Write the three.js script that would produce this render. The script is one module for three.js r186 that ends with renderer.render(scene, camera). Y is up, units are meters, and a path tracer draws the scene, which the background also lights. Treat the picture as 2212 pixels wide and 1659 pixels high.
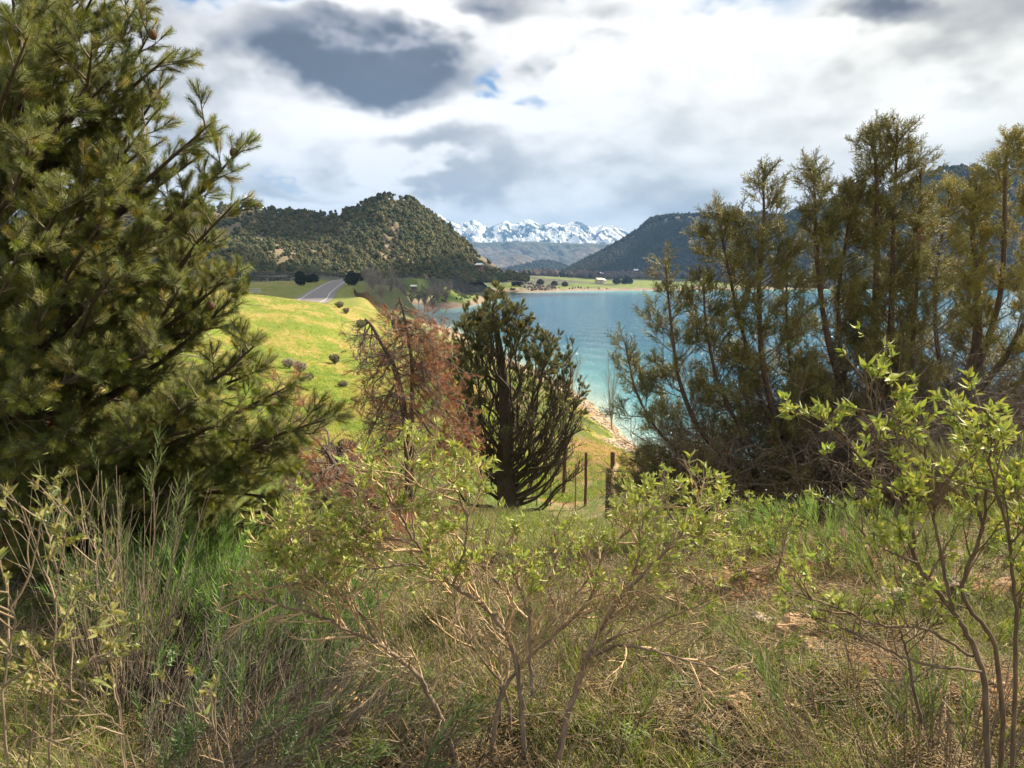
import * as THREE from 'three';
import { mergeGeometries } from 'three/addons/utils/BufferGeometryUtils.js';
import { createNoise2D, createNoise3D } from 'simplex-noise';

// ---------------------------------------------------------------- camera, sky, sun, exposure
const V = (x, y, z) => new THREE.Vector3(x, y, z);
const R = THREE.MathUtils.degToRad, { clamp, lerp } = THREE.MathUtils;
const sstep = (a, b, x) => { const t = clamp((x - a) / (b - a), 0, 1); return t * t * (3 - 2 * t); };
const scene = new THREE.Scene();
const FOC = 1496, PITCH = Math.atan(229.5 / FOC), EYE = V(0, 17, 0);
const camera = new THREE.PerspectiveCamera(2 * Math.atan(829.5 / FOC) * 180 / Math.PI, 4 / 3, 0.05, 60000);
camera.position.copy(EYE); camera.rotation.x = -PITCH; camera.focus = 7; camera.userData.fStop = 13;
const renderer = new THREE.WebGLRenderer({ antialias: true });
renderer.toneMapping = THREE.LinearToneMapping;
renderer.shadowMap.enabled = true;
const EXPOSURE = 2.35; renderer.toneMappingExposure = EXPOSURE;
const SUN_AZ = R(56), SUN_EL = R(42);                               // to the right of the line of sight, in front of the camera
const SUN = V(Math.sin(SUN_AZ) * Math.cos(SUN_EL), Math.sin(SUN_EL), -Math.cos(SUN_AZ) * Math.cos(SUN_EL));
const sun = new THREE.DirectionalLight(new THREE.Color(1, 0.87, 0.64), 5);
sun.position.copy(EYE).addScaledVector(SUN, 300); sun.target.position.set(0, 10, -40); sun.position.copy(sun.target.position).addScaledVector(SUN, 300);
sun.castShadow = true; sun.shadow.radius = 1.5; sun.shadow.mapSize.set(4096, 4096);
Object.assign(sun.shadow.camera, { left: -120, right: 120, top: 120, bottom: -120, near: 1, far: 800 });
scene.add(sun, sun.target);

function rng(seed) { let s = seed | 0; return () => { s = (s + 0x6d2b79f5) | 0; let t = Math.imul(s ^ (s >>> 15), 1 | s); t = (t + Math.imul(t ^ (t >>> 7), 61 | t)) ^ t; return ((t ^ (t >>> 14)) >>> 0) / 4294967296; }; }
const n2 = createNoise2D(rng(7)), n3 = createNoise3D(rng(11));
const fbm2 = (x, y, o = 4) => { let s = 0, a = 0.5; for (let i = 0; i < o; i++, a *= 0.5, x = x * 2.03 + 7.1, y = y * 2.03 - 3.7) s += a * n2(x, y); return s; };
const fbm3 = (x, y, z, o = 4) => { let s = 0, a = 0.5; for (let i = 0; i < o; i++, a *= 0.5, x = x * 2.03 + 7.1, y = y * 2.03 - 3.7, z = z * 2.03 + 1.3) s += a * n3(x, y, z); return s; };
// a point of the place from the sheet it was measured on (2212 x 1659 marks) and its depth in metres
function at(px, py, depth) {
  const a = (px - 1106) / FOC, b = (py - 829.5) / FOC, c = Math.cos(PITCH), s = Math.sin(PITCH), y = -b * c - s, z = b * s - c, k = depth / -z;
  return V(a * k, EYE.y + y * k, -depth);
}
const onWater = (px, py) => { const p = at(px, py, 1); return at(px, py, EYE.y / (EYE.y - p.y)); };

{ // the sky: a broken overcast, dark bellies, some blue
  const SW = 4096, SH = 2048, data = new Float32Array(SW * SH * 4);
  const spot = (px, py, w, h) => { const d = at(px, py, 1).sub(EYE).normalize(); return [Math.atan2(d.x, -d.z), Math.asin(d.y), w / FOC, h / FOC]; };
  const dark = [[...spot(730, 118, 185, 62), 0.95], [...spot(880, 165, 130, 50), 0.95], [...spot(600, 85, 90, 40), 0.45], [...spot(1090, 40, 75, 26), 0.6], [...spot(1880, 0, 130, 30), 1.0], [...spot(1010, 345, 165, 42), 0.46], [...spot(870, 345, 120, 28), 0.3],
    [...spot(1560, 300, 250, 80), 0.2], [...spot(1850, 370, 330, 45), 0.24], [...spot(1250, 135, 80, 22), 0.4], [...spot(1320, 70, 80, 20), 0.3], [...spot(430, 240, 190, 110), 0.26], [...spot(640, 420, 130, 14), 0.22], [...spot(1130, 460, 200, 28), 0.14], [...spot(2190, 130, 130, 140), 0.1], [...spot(1420, 430, 160, 50), 0.12]];
  const blue = [[...spot(1075, 172, 20, 20), 1], [...spot(1050, 210, 22, 12), 0.8], [...spot(1150, 212, 26, 9), 0.7], [...spot(520, -4, 70, 20), 1.3], [...spot(1590, 2, 80, 26), 0.85], [...spot(1340, -6, 90, 16), 0.8], [...spot(640, 398, 60, 4), 0.3]];
  const glow = [[...spot(1990, 245, 110, 60), 0.5], [...spot(1600, 190, 480, 130), 0.22], [...spot(830, 290, 260, 50), 0.5], [...spot(950, 60, 150, 40), 0.4], [...spot(650, 20, 110, 26), 0.3]];
  const gauss = (list, az, el, sharp) => { let s = 0; for (const [a, e, w, h, k] of list) { const u = (az - a) / w, v = (el - e) / h, q = u * u + v * v; if (q < 12) s += k * Math.exp(-Math.pow(q, sharp)); } return s; };
  for (let j = 0; j < SH; j++) {
    const el0 = ((j + 0.5) / SH - 0.5) * Math.PI, y = Math.sin(el0), ce = Math.cos(el0);
    for (let i = 0; i < SW; i++) {
      const o = (j * SW + i) * 4; data[o + 3] = 1;
      if (el0 < -0.05) { data[o] = 0.16; data[o + 1] = 0.15; data[o + 2] = 0.12; continue; }
      const ra = ((i + 0.5) / SW - 0.5) * 2 * Math.PI, x = Math.cos(ra) * ce, z = Math.sin(ra) * ce;
      const f1 = fbm3(x * 3.1, y * 6.5 + 3, z * 3.1, 5), f2 = fbm3(x * 2.2 + 9, y * 5.5, z * 2.2 - 4, 3), f3 = n3(x * 26, y * 44, z * 26) * 0.5 + n3(x * 60, y * 90, z * 60) * 0.28;
      const az = Math.atan2(x, -z) + 0.075 * f1 + 0.016 * f3, el = el0 + 0.055 * f2 + 0.035 * f1 + 0.008 * f3;
      const wide = Math.abs(az) > 0.75 || el0 > 0.45;                 // outside the view the same weather goes on
      let d = gauss(dark, az, el, 1.25) + 0.05 + 0.46 * f1 + 0.03 * f3 + 0.13 * fbm3(x * 11 + 3, y * 20, z * 11, 4), g = gauss(glow, az, el, 1) + 0.55 * Math.exp(-el0 * el0 / 0.012), b = gauss(blue, az, el, 1.4) * (0.75 + 1.4 * Math.max(0, f1 + 0.2 + 0.3 * f3));
      if (wide) { const far = sstep(0.7, 1.0, Math.max(Math.abs(az), el0 + 0.3)); d += far * (0.16 + 0.95 * f2); b += far * sstep(0.34, 0.6, fbm3(x * 2.6 - 5, y * 4, z * 2.6, 4)); }
      d = clamp(d - 0.45 * g, 0, 1.1); b = clamp(b, 0, 1) * (1 - 0.6 * clamp(d, 0, 1));
      let w = lerp(1.34, 0.50, sstep(-0.10, 0.50, d));  w = lerp(w, 0.135, sstep(0.42, 1.0, d)); w += 0.35 * g;
      const warm = sstep(-0.3, 0.9, az), cool = sstep(0.25, 0.9, d);
      let r_ = w * lerp(1, lerp(0.93, 1.0, warm), cool), g_ = w * lerp(0.97, lerp(0.945, 0.95, warm), cool), b_ = w * lerp(lerp(0.95, 0.86, warm), lerp(1.12, 0.98, warm), cool);
      r_ = lerp(r_, 0.16, b); g_ = lerp(g_, 0.38, b); b_ = lerp(b_, 0.74, b);
      data[o] = r_ / EXPOSURE; data[o + 1] = g_ / EXPOSURE; data[o + 2] = b_ / EXPOSURE;
    }
  }
  const t = new THREE.DataTexture(data, SW, SH, THREE.RGBAFormat, THREE.FloatType);
  t.mapping = THREE.EquirectangularReflectionMapping; t.magFilter = t.minFilter = THREE.LinearFilter; t.needsUpdate = true;
  scene.background = t; scene.environment = t;
}
scene.fog = new THREE.FogExp2(new THREE.Color(0.28, 0.54, 1.0), 9e-5);

// ---------------------------------------------------------------- helpers
const taken = new Map();
function numbered(name) { const n = taken.get(name) ?? 0; taken.set(name, n + 1); return n ? name + '_' + String(n).padStart(3, '0') : name; }
function put(o, label, category, group, kind) { o.name = numbered(o.name); if (label) o.userData.label = label; if (category) o.userData.category = category; if (group) o.userData.group = group; if (kind) o.userData.kind = kind; scene.add(o); return o; }
function shade(o) { o.castShadow = o.receiveShadow = true; return o; }
function mesh(name, g, m, parent, kind) { const o = shade(new THREE.Mesh(g, m)); o.name = name; if (kind) o.userData.kind = kind; if (parent) parent.add(o); return o; }
function base(name, p = V(0, 0, 0)) { const o = new THREE.Group(); o.name = name; o.position.copy(p); return o; }

class Buf {                                                         // collects triangles for one mesh
  constructor() { this.p = []; this.n = []; this.u = []; this.c = []; this.i = []; this.k = 0; }
  v(x, y, z, nx, ny, nz, u, w, c) { this.p.push(x, y, z); this.n.push(nx, ny, nz); this.u.push(u, w); this.c.push(c[0], c[1], c[2]); return this.k++; }
  tube(pts, r0, r1, sides, c, c1 = c) {
    const m = pts.length; let up = V(0.31, 0.2, 0.93), T = V(), B = V(), N = V(), len = 0, start = this.k;
    for (let j = 0; j < m; j++) {
      T.copy(pts[Math.min(j + 1, m - 1)]).sub(pts[Math.max(j - 1, 0)]).normalize();
      N.copy(up).addScaledVector(T, -up.dot(T)); if (N.lengthSq() < 1e-4) N.set(T.y, -T.x, 0.1).addScaledVector(T, -0.1 * T.z); N.normalize(); B.crossVectors(T, N); up.copy(N);
      if (j) len += pts[j].distanceTo(pts[j - 1]);
      const t = j / (m - 1), r = lerp(r0, r1, t), q = [lerp(c[0], c1[0], t), lerp(c[1], c1[1], t), lerp(c[2], c1[2], t)];
      for (let s = 0; s <= sides; s++) {
        const a = (s % sides) / sides * 6.2832, cx = Math.cos(a), sy = Math.sin(a), nx = N.x * cx + B.x * sy, ny = N.y * cx + B.y * sy, nz = N.z * cx + B.z * sy;
        this.v(pts[j].x + nx * r, pts[j].y + ny * r, pts[j].z + nz * r, nx, ny, nz, s / sides * Math.max(0.06, r0 * 6), len, q);
      }
    }
    const w = sides + 1;
    for (let j = 0; j < m - 1; j++) for (let s = 0; s < sides; s++) { const a = start + j * w + s; this.i.push(a, a + 1, a + w, a + 1, a + w + 1, a + w); }
  }
  blade(p, d, side, len, w, bend, c, segs = 3) {                     // a tapering ribbon from p along d, bending towards gravity or up
    let q = p.clone(), dir = d.clone(), last = -1;
    for (let j = 0; j <= segs; j++) {
      const t = j / segs, ww = w * (1 - t * t) * 0.5 + 0.0002, nn = V().crossVectors(side, dir).normalize();
      const a = this.v(q.x - side.x * ww, q.y - side.y * ww, q.z - side.z * ww, nn.x, nn.y, nn.z, 0, t, c), b = this.v(q.x + side.x * ww, q.y + side.y * ww, q.z + side.z * ww, nn.x, nn.y, nn.z, 1, t, c);
      if (last >= 0) this.i.push(last, last + 1, a, a, last + 1, b);
      last = a; q.addScaledVector(dir, len / segs); dir.y += bend / segs; dir.normalize();
    }
  }
  needle(p, d, len, w, side, c) {
    const nn = V().crossVectors(side, d).normalize(), h = w / 2, ex = p.x + d.x * len, ey = p.y + d.y * len, ez = p.z + d.z * len;
    const a = this.v(p.x - side.x * h, p.y - side.y * h, p.z - side.z * h, nn.x, nn.y, nn.z, 0, 0, c), b = this.v(p.x + side.x * h, p.y + side.y * h, p.z + side.z * h, nn.x, nn.y, nn.z, 1, 0, c);
    const m = this.v(ex - side.x * h * 0.6, ey - side.y * h * 0.6, ez - side.z * h * 0.6, nn.x, nn.y, nn.z, 0.5, 1, c), e = this.v(ex + side.x * h * 0.6, ey + side.y * h * 0.6, ez + side.z * h * 0.6, nn.x, nn.y, nn.z, 0.5, 1, c); this.i.push(a, b, m, m, b, e);
  }
  geo() {
    const g = new THREE.BufferGeometry();
    g.setAttribute('position', new THREE.BufferAttribute(new Float32Array(this.p), 3)); g.setAttribute('normal', new THREE.BufferAttribute(new Float32Array(this.n), 3));
    g.setAttribute('uv', new THREE.BufferAttribute(new Float32Array(this.u), 2)); g.setAttribute('color', new THREE.BufferAttribute(new Float32Array(this.c), 3)); g.setIndex(new THREE.BufferAttribute(new Uint32Array(this.i), 1)); return g;
  }
}
const WHITE = [1, 1, 1];
const perp = (d, rand) => { const v = V(rand() - 0.5, rand() - 0.5, rand() - 0.5); v.addScaledVector(d, -v.dot(d)); return v.lengthSq() < 1e-5 ? V(1, 0, 0) : v.normalize(); };
function strand(p, d, len, n, rand, wob = 0.15, lift = 0) { const pts = [p.clone()], q = p.clone(), dir = d.clone().normalize(); for (let i = 0; i < n; i++) { dir.x += (rand() - 0.5) * wob * 2; dir.y += (rand() - 0.5) * wob * 2 + lift / n; dir.z += (rand() - 0.5) * wob * 2; dir.normalize(); q.addScaledVector(dir, len / n); pts.push(q.clone()); } return pts; }
function reach(p, e, n, rand, sag = 0, wob = 0.03) { const pts = [], L = p.distanceTo(e); let ox = 0, oy = 0, oz = 0; for (let i = 0; i <= n; i++) { const t = i / n, q = p.clone().lerp(e, t), w = Math.sin(t * Math.PI); if (i && i < n) { ox += (rand() - 0.5) * wob * L; oy += (rand() - 0.5) * wob * L; oz += (rand() - 0.5) * wob * L; } pts.push(q.add(V(ox * w, oy * w - sag * L * w, oz * w))); } return pts; }
function smooth(pts, n) { return new THREE.CatmullRomCurve3(pts).getPoints(n); }
const on = (pts, t) => { const f = clamp(t, 0, 1) * (pts.length - 1), i = Math.min(Math.floor(f), pts.length - 2); return [pts[i].clone().lerp(pts[i + 1], f - i), pts[i + 1].clone().sub(pts[i]).normalize()]; };
const UPV = V(0, 1, 0), dummy = new THREE.Object3D(), qa = new THREE.Quaternion(), qb = new THREE.Quaternion();
class Many {                                                        // copies of one small geometry
  constructor() { this.m = []; this.c = []; }
  add(p, d, roll, s, c, sy = s) { qa.setFromUnitVectors(UPV, d); qb.setFromAxisAngle(UPV, roll); dummy.position.copy(p); dummy.quaternion.copy(qa).multiply(qb); dummy.scale.set(s, sy, s); dummy.updateMatrix(); this.m.push(dummy.matrix.clone()); this.c.push(c); }
  build(name, g, mat, parent) {
    const o = shade(new THREE.InstancedMesh(g, mat, this.m.length)), col = new THREE.Color(); o.name = name; o.userData.kind = 'stuff';
    this.m.forEach((m, i) => { o.setMatrixAt(i, m); o.setColorAt(i, col.setRGB(...this.c[i])); }); if (parent) parent.add(o); return o;
  }
}
const tint = (c, rand, v = 0.2, hue = 0.12) => { const k = 1 + (rand() - 0.5) * 2 * v, h = (rand() - 0.5) * 2 * hue; return [c[0] * k * (1 + h), c[1] * k, c[2] * k * (1 - h)]; };

// grain textures: matter only
function grain(size, f, srgb = false) { const d = new Uint8Array(size * size * 4); for (let y = 0; y < size; y++) for (let x = 0; x < size; x++) { const v = f(x / size, y / size), o = (y * size + x) * 4; for (let c = 0; c < 3; c++) d[o + c] = clamp((Array.isArray(v) ? v[c] : v) * 255, 0, 255); d[o + 3] = 255; } const t = new THREE.DataTexture(d, size, size); t.wrapS = t.wrapT = THREE.RepeatWrapping; t.magFilter = THREE.LinearFilter; t.minFilter = THREE.LinearMipmapLinearFilter; t.generateMipmaps = true; if (srgb) t.colorSpace = THREE.SRGBColorSpace; t.needsUpdate = true; return t; }
const tor = (u, v, f, o = 4, sx = 1) => { const a = u * 6.2832, b = v * 6.2832, r = f / 6.2832; return fbm3(Math.cos(a) * r * sx + 5, Math.sin(a) * r * sx + Math.cos(b) * r, Math.sin(b) * r, o); };
const barkMap = grain(256, (u, v) => 0.72 + 0.55 * tor(u, v, 9, 4, 3.5));
const soilMap = grain(512, (u, v) => 0.80 + 0.45 * tor(u, v, 26, 5) + 0.12 * Math.max(0, tor(u + 0.3, v, 60, 2)));
soilMap.repeat.set(0.7, 0.7);
const woodMat = (c, rough = 0.9) => new THREE.MeshStandardMaterial({ color: new THREE.Color(...c), vertexColors: true, map: barkMap, roughness: rough, bumpMap: barkMap, bumpScale: 0.004 });
const leafMat = (c, tr = 0.35, rough = 0.75) => new THREE.MeshPhysicalMaterial({ color: new THREE.Color(...c), vertexColors: true, roughness: rough, transmission: tr, thickness: 0, side: THREE.DoubleSide });

// ---------------------------------------------------------------- terrain
const ROAD = smooth([[400, 725, 140], [520, 692, 150], [605, 668, 168], [662, 653, 190], [694, 631, 270], [722, 613, 355], [745, 604.6, 430], [790, 601.5, 490], [880, 601, 560], [1000, 601, 700]].map((a) => at(...a)), 120);
const ctl = [];
const G = (px, py, d) => ctl.push(at(px, py, d));
[[0, 15.4, 0], [2, 15.4, 0], [-2, 15.35, 0], [-2, 15.32, -2], [0, 15.35, -2], [2, 15.4, -2], [4, 15.42, -3], [7, 15.5, -2], [-4, 15.15, -3], [-7, 15.0, -3], [0, 15.25, -3.4], [-1.2, 15.0, -4], [3, 15.3, -4.4], [-3.7, 14.9, -4.8], [0, 15.6, 5], [8, 15.7, 6], [-8, 15.4, 6], [0, 16.2, 25], [35, 16, 20], [-35, 17, 20], [0, 25, 200], [200, 20, 100], [-200, 30, 100], [-900, 60, 0], [900, 40, 300], [0, 60, 1500], [-12, 14, -8], [-20, 13.5, -15], [-40, 14.5, -25], [-90, 16, -40], [11, 14.2, -8], [12, 13.2, -12], [22, 13.5, -9]].forEach((a) => ctl.push(V(...a)));
[[1700, 1165, 5.2], [1830, 1140, 7], [2080, 1030, 8.5], [1300, 1190, 8], [880, 1160, 10], [1095, 1106, 14], [1400, 1150, 13], [1254, 1128, 26], [1330, 1125, 23], [1340, 1020, 36], [1290, 975, 46], [1300, 935, 62], [1200, 1000, 40], [1150, 900, 52], [1002, 809, 58], [950, 850, 48], [900, 1000, 30], [851, 701, 135], [765, 644, 300], [690, 960, 38], [600, 1020, 28], [620, 830, 60], [560, 740, 85], [420, 760, 70], [500, 643, 116], [560, 642, 124], [620, 647, 130], [680, 653, 138], [740, 661, 142], [720, 672, 165], [790, 740, 100], [760, 830, 66], [780, 900, 50], [400, 640, 110],
  [770, 668, 165], [540, 634, 215], [580, 618, 270], [780, 640, 210], [760, 620, 330], [820, 622, 400], [810, 660, 220], [640, 606, 400], [560, 605, 420], [880, 643, 350], [950, 622, 480], [900, 612, 540],
  [600, 599, 480], [820, 605, 570], [760, 602, 510], [860, 604, 620], [700, 592, 540], [500, 588, 560], [300, 590, 500], [900, 600, 660], [1000, 607, 760], [1040, 620, 800], [1100, 614, 950], [1250, 614, 1120], [1400, 613, 1200], [1550, 612, 1300], [1100, 600, 1600], [1300, 600, 1700], [1450, 602, 1600], [1200, 592, 2800], [1150, 580, 5000], [1300, 574, 6500], [1000, 580, 5000], [1600, 604, 1900], [1900, 606, 1500], [2300, 600, 1300], [1500, 590, 3000], [1150, 560, 7500], [1900, 560, 9000], [200, 560, 9000], [100, 570, 1500]].forEach((a) => G(...a));
const shore = [[1160, 800], [1240, 848], [1290, 885], [1318, 912], [1345, 945], [1450, 1000], [1600, 1050], [1800, 1075], [2000, 1065], [2212, 1030], [2600, 960], [1060, 755], [985, 716], [930, 694], [897, 672], [886, 658], [930, 651], [965, 642], [985, 636], [1040, 631.5], [1100, 630], [1250, 628], [1380, 627], [1480, 626], [1600, 625.5], [1800, 625], [2212, 624], [2600, 640]];
shore.forEach(([x, y]) => ctl.push(onWater(x, y)));
[[1100, 700, 6], [1200, 650, 8], [1300, 700, 9], [1350, 800, 4], [1500, 700, 10], [1500, 850, 5], [1700, 900, 5], [2000, 850, 6], [2000, 680, 9], [1400, 640, 6], [1000, 668, 3], [1650, 645, 8], [2200, 700, 8], [2500, 780, 6], [1100, 645, 4], [1180, 760, 4], [1280, 830, 1.8], [1360, 900, 1.6], [1480, 960, 1.6], [1700, 1020, 1.6], [950, 672, 1.5], [1060, 720, 2.5], [1000, 690, 2.2], [1200, 632, 2], [1500, 631, 2.5], [1900, 1010, 2], [2200, 950, 3], [1290, 780, 4]].forEach(([x, y, d]) => { const p = onWater(x, y); p.y = -d; ctl.push(p); });
[[1215, 862, 1.3], [1262, 890, 1.3], [1290, 918, 1.4], [1325, 960, 1.6], [1130, 815, 1.5], [1040, 772, 1.6], [965, 730, 1.6]].forEach(([x, y, e]) => { const p = onWater(x, y); p.y = e; ctl.push(p); });
const warp = (x, z) => { const r = Math.hypot(x, z) + 1e-6, k = Math.log(1 + r / 1.5) / r; return [x * k, z * k]; };
const tps = (() => {
  const pts = ctl.map((p) => warp(p.x, p.z)), n = pts.length, N = n + 3, A = Array.from({ length: N }, () => new Float64Array(N + 1)), U = (r2) => (r2 < 1e-12 ? 0 : 0.5 * r2 * Math.log(r2));
  for (let i = 0; i < n; i++) { for (let j = 0; j < n; j++) A[i][j] = U((pts[i][0] - pts[j][0]) ** 2 + (pts[i][1] - pts[j][1]) ** 2); A[i][i] += 0.0006; A[i][n] = A[n][i] = 1; A[i][n + 1] = A[n + 1][i] = pts[i][0]; A[i][n + 2] = A[n + 2][i] = pts[i][1]; A[i][N] = Math.asinh(ctl[i].y / 6); }
  for (let c = 0; c < N; c++) { let b = c; for (let r = c + 1; r < N; r++) if (Math.abs(A[r][c]) > Math.abs(A[b][c])) b = r; [A[c], A[b]] = [A[b], A[c]]; for (let r = c + 1; r < N; r++) { const f = A[r][c] / A[c][c]; if (f) for (let k = c; k <= N; k++) A[r][k] -= f * A[c][k]; } }
  const w = new Float64Array(N); for (let r = N - 1; r >= 0; r--) { let s = A[r][N]; for (let k = r + 1; k < N; k++) s -= A[r][k] * w[k]; w[r] = s / A[r][r]; }
  const X = Float64Array.from(pts, (p) => p[0]), Z = Float64Array.from(pts, (p) => p[1]);
  return (x, z) => { const [a, b] = warp(x, z); let s = w[n] + w[n + 1] * a + w[n + 2] * b; for (let i = 0; i < n; i++) { const dx = a - X[i], dz = b - Z[i], r2 = dx * dx + dz * dz; if (r2 > 1e-12) s += w[i] * 0.5 * r2 * Math.log(r2); } return 6 * Math.sinh(clamp(s, -3, 6)); };
})();
function roadNear(x, z) {                                           // [distance to the road's middle, its height there]
  if (z > -90 || z < -900 || x < -130 || x > 60) return [1e9, 0];
  let b = 1e18, h = 0; for (let i = 0; i < ROAD.length - 1; i++) { const p = ROAD[i], q = ROAD[i + 1], dx = q.x - p.x, dz = q.z - p.z, t = clamp(((x - p.x) * dx + (z - p.z) * dz) / (dx * dx + dz * dz), 0, 1), d = (x - p.x - dx * t) ** 2 + (z - p.z - dz * t) ** 2; if (d < b) { b = d; h = lerp(p.y, q.y, t); } } return [Math.sqrt(b), h];
}
function ground(x, z) {
  let h = tps(x, z); const r = Math.hypot(x, z), [rd, rh] = roadNear(x, z);
  const k = clamp(Math.abs(h) / 1.2, 0.1, 1);
  h += k * (0.05 * n2(x * 1.1, z * 1.1) * sstep(0, 4, r) + 0.02 * n2(x * 4, z * 4) * (r < 40 ? 1 : 0) + 0.3 * fbm2(x * 0.06, z * 0.06, 3) * sstep(10, 60, r) + 0.0012 * Math.min(r, 4000) * fbm2(x * 0.012, z * 0.012, 3) * sstep(150, 500, r));
  if (rd < 30) h = lerp(rh - 0.12, h, sstep(6.2, 18, rd));
  return h;
}
const MIX = (a, b, t) => [lerp(a[0], b[0], t), lerp(a[1], b[1], t), lerp(a[2], b[2], t)];
const fenceX = (z) => { const L = [[-26, 3.9], [-58, -4], [-135, -23], [-300, -68]]; for (let i = 0; i < 3; i++) if (z > L[i + 1][0] || i === 2) return lerp(L[i][1], L[i + 1][1], (z - L[i][0]) / (L[i + 1][0] - L[i][0])); };
function groundColor(x, z, h) {
  const r = Math.hypot(x, z), a = fbm2(x * 0.9, z * 0.9, 4), b = fbm2(x * 0.11 + 4, z * 0.11, 4), c = fbm2(x * 0.012, z * 0.012 + 8, 4), f = n2(x * 0.35, z * 0.35);
  const soil = MIX([0.36, 0.19, 0.09], [0.24, 0.14, 0.075], sstep(-0.3, 0.4, a)), litter = [0.30, 0.22, 0.12], grass = MIX([0.17, 0.23, 0.018], [0.26, 0.26, 0.026], sstep(-0.3, 0.3, b + 0.5 * a)), dry = [0.42, 0.31, 0.105];
  if (r < 34) { const g = sstep(-0.25, 0.25, a * 0.7 + b + lerp(0.28, -0.3, sstep(0.4, 1.6, x)) + sstep(5, 9, r) * 0.6); return MIX(MIX(soil, litter, sstep(0, 0.4, f)), MIX([0.10, 0.15, 0.02], litter, 0.6 * sstep(0.15, 0.5, a)), g); }
  const [rd] = roadNear(x, z);
  if (h < 3.4 + 2 * b && r < 330) { const path = MIX([0.50, 0.36, 0.22], [0.34, 0.22, 0.13], sstep(-0.3, 0.3, a + b)); return MIX(path, grass, sstep(2.2 + 1.4 * b, 3.4 + 2 * b, h)); }
  if (h < 2.2 + 2 * b && r >= 330 && r < 1500) return MIX([0.25, 0.17, 0.125], [0.32, 0.25, 0.18], sstep(-0.3, 0.4, a + b));
  if (r < 420) {
    let g = MIX(grass, dry, sstep(0.15, 0.65, b + 0.7 * a + 0.12 + 0.2 * sstep(90, 130, r)) * 0.75);
    if (x > fenceX(z) + 0.5) g = MIX(MIX([0.11, 0.14, 0.03], [0.20, 0.15, 0.07], sstep(-0.1, 0.4, b + a)), [0.36, 0.17, 0.09], sstep(0.18, 0.4, fbm2(x * 0.07 + 3, z * 0.03, 2) + 0.1) * (r < 70 ? 0.8 : 0));
    if (rd < 16 && r > 140) g = MIX(g, [0.20, 0.24, 0.02], 0.5);
    if (r > 250 && rd > 40 && x < -70) g = MIX(g, [0.10, 0.105, 0.055], sstep(0, 0.3, c + 0.25));
    return g;
  }
  const sage = MIX([0.105, 0.105, 0.065], [0.045, 0.045, 0.035], sstep(-0.1, 0.25, c + 0.6 * b)), field = MIX([0.12, 0.19, 0.02], [0.19, 0.22, 0.03], sstep(-0.2, 0.3, c + b));
  const isField = sstep(-0.12, 0.1, fbm2(x * 0.0042 + 2, z * 0.0035, 3) + 0.25 * sstep(-60, 250, x) - 0.2 * sstep(0, -200, x)) * sstep(-260, -60, x);
  const far = MIX([0.30, 0.27, 0.13], [0.14, 0.16, 0.07], sstep(-0.2, 0.2, fbm2(x * 0.002, z * 0.0016, 3)));
  return MIX(MIX(sage, field, isField), far, sstep(1900, 3200, r));
}
{
  const angs = []; for (let a = -180; a < -46; a += 3) angs.push(a); for (let a = -46; a <= 46; a += 0.25) angs.push(a); for (let a = 49; a <= 180; a += 3) angs.push(a);
  const rad = [0.02]; for (let r = 0.3; r < 12000;) { rad.push(r); r *= r < 4 ? 1.03 : r < 700 ? 1.014 : 1.03; }
  const nA = angs.length, nR = rad.length, p = new Float32Array(nA * nR * 3), c = new Float32Array(nA * nR * 3), u = new Float32Array(nA * nR * 2), idx = [];
  for (let i = 0; i < nR; i++) for (let j = 0; j < nA; j++) { const k = i * nA + j, a = R(angs[j]), x = Math.sin(a) * rad[i], z = -Math.cos(a) * rad[i], h = ground(x, z), q = groundColor(x, z, h); p.set([x, h, z], k * 3); c.set(q, k * 3); u.set([x, z], k * 2); if (i && j) idx.push(k - nA - 1, k - nA, k - 1, k - 1, k - nA, k); }
  const g = new THREE.BufferGeometry(); g.setAttribute('position', new THREE.BufferAttribute(p, 3)); g.setAttribute('color', new THREE.BufferAttribute(c, 3)); g.setAttribute('uv', new THREE.BufferAttribute(u, 2)); g.setIndex(new THREE.BufferAttribute(new Uint32Array(idx), 1)); g.computeVertexNormals();
  put(mesh('ground', g, new THREE.MeshStandardMaterial({ vertexColors: true, map: soilMap, roughness: 1, bumpMap: soilMap, bumpScale: 0.008, side: THREE.DoubleSide })), 'sloping ground of red soil, grass and gravel shore', 'ground', null, 'structure');
}
console.log('terrain done');

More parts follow.
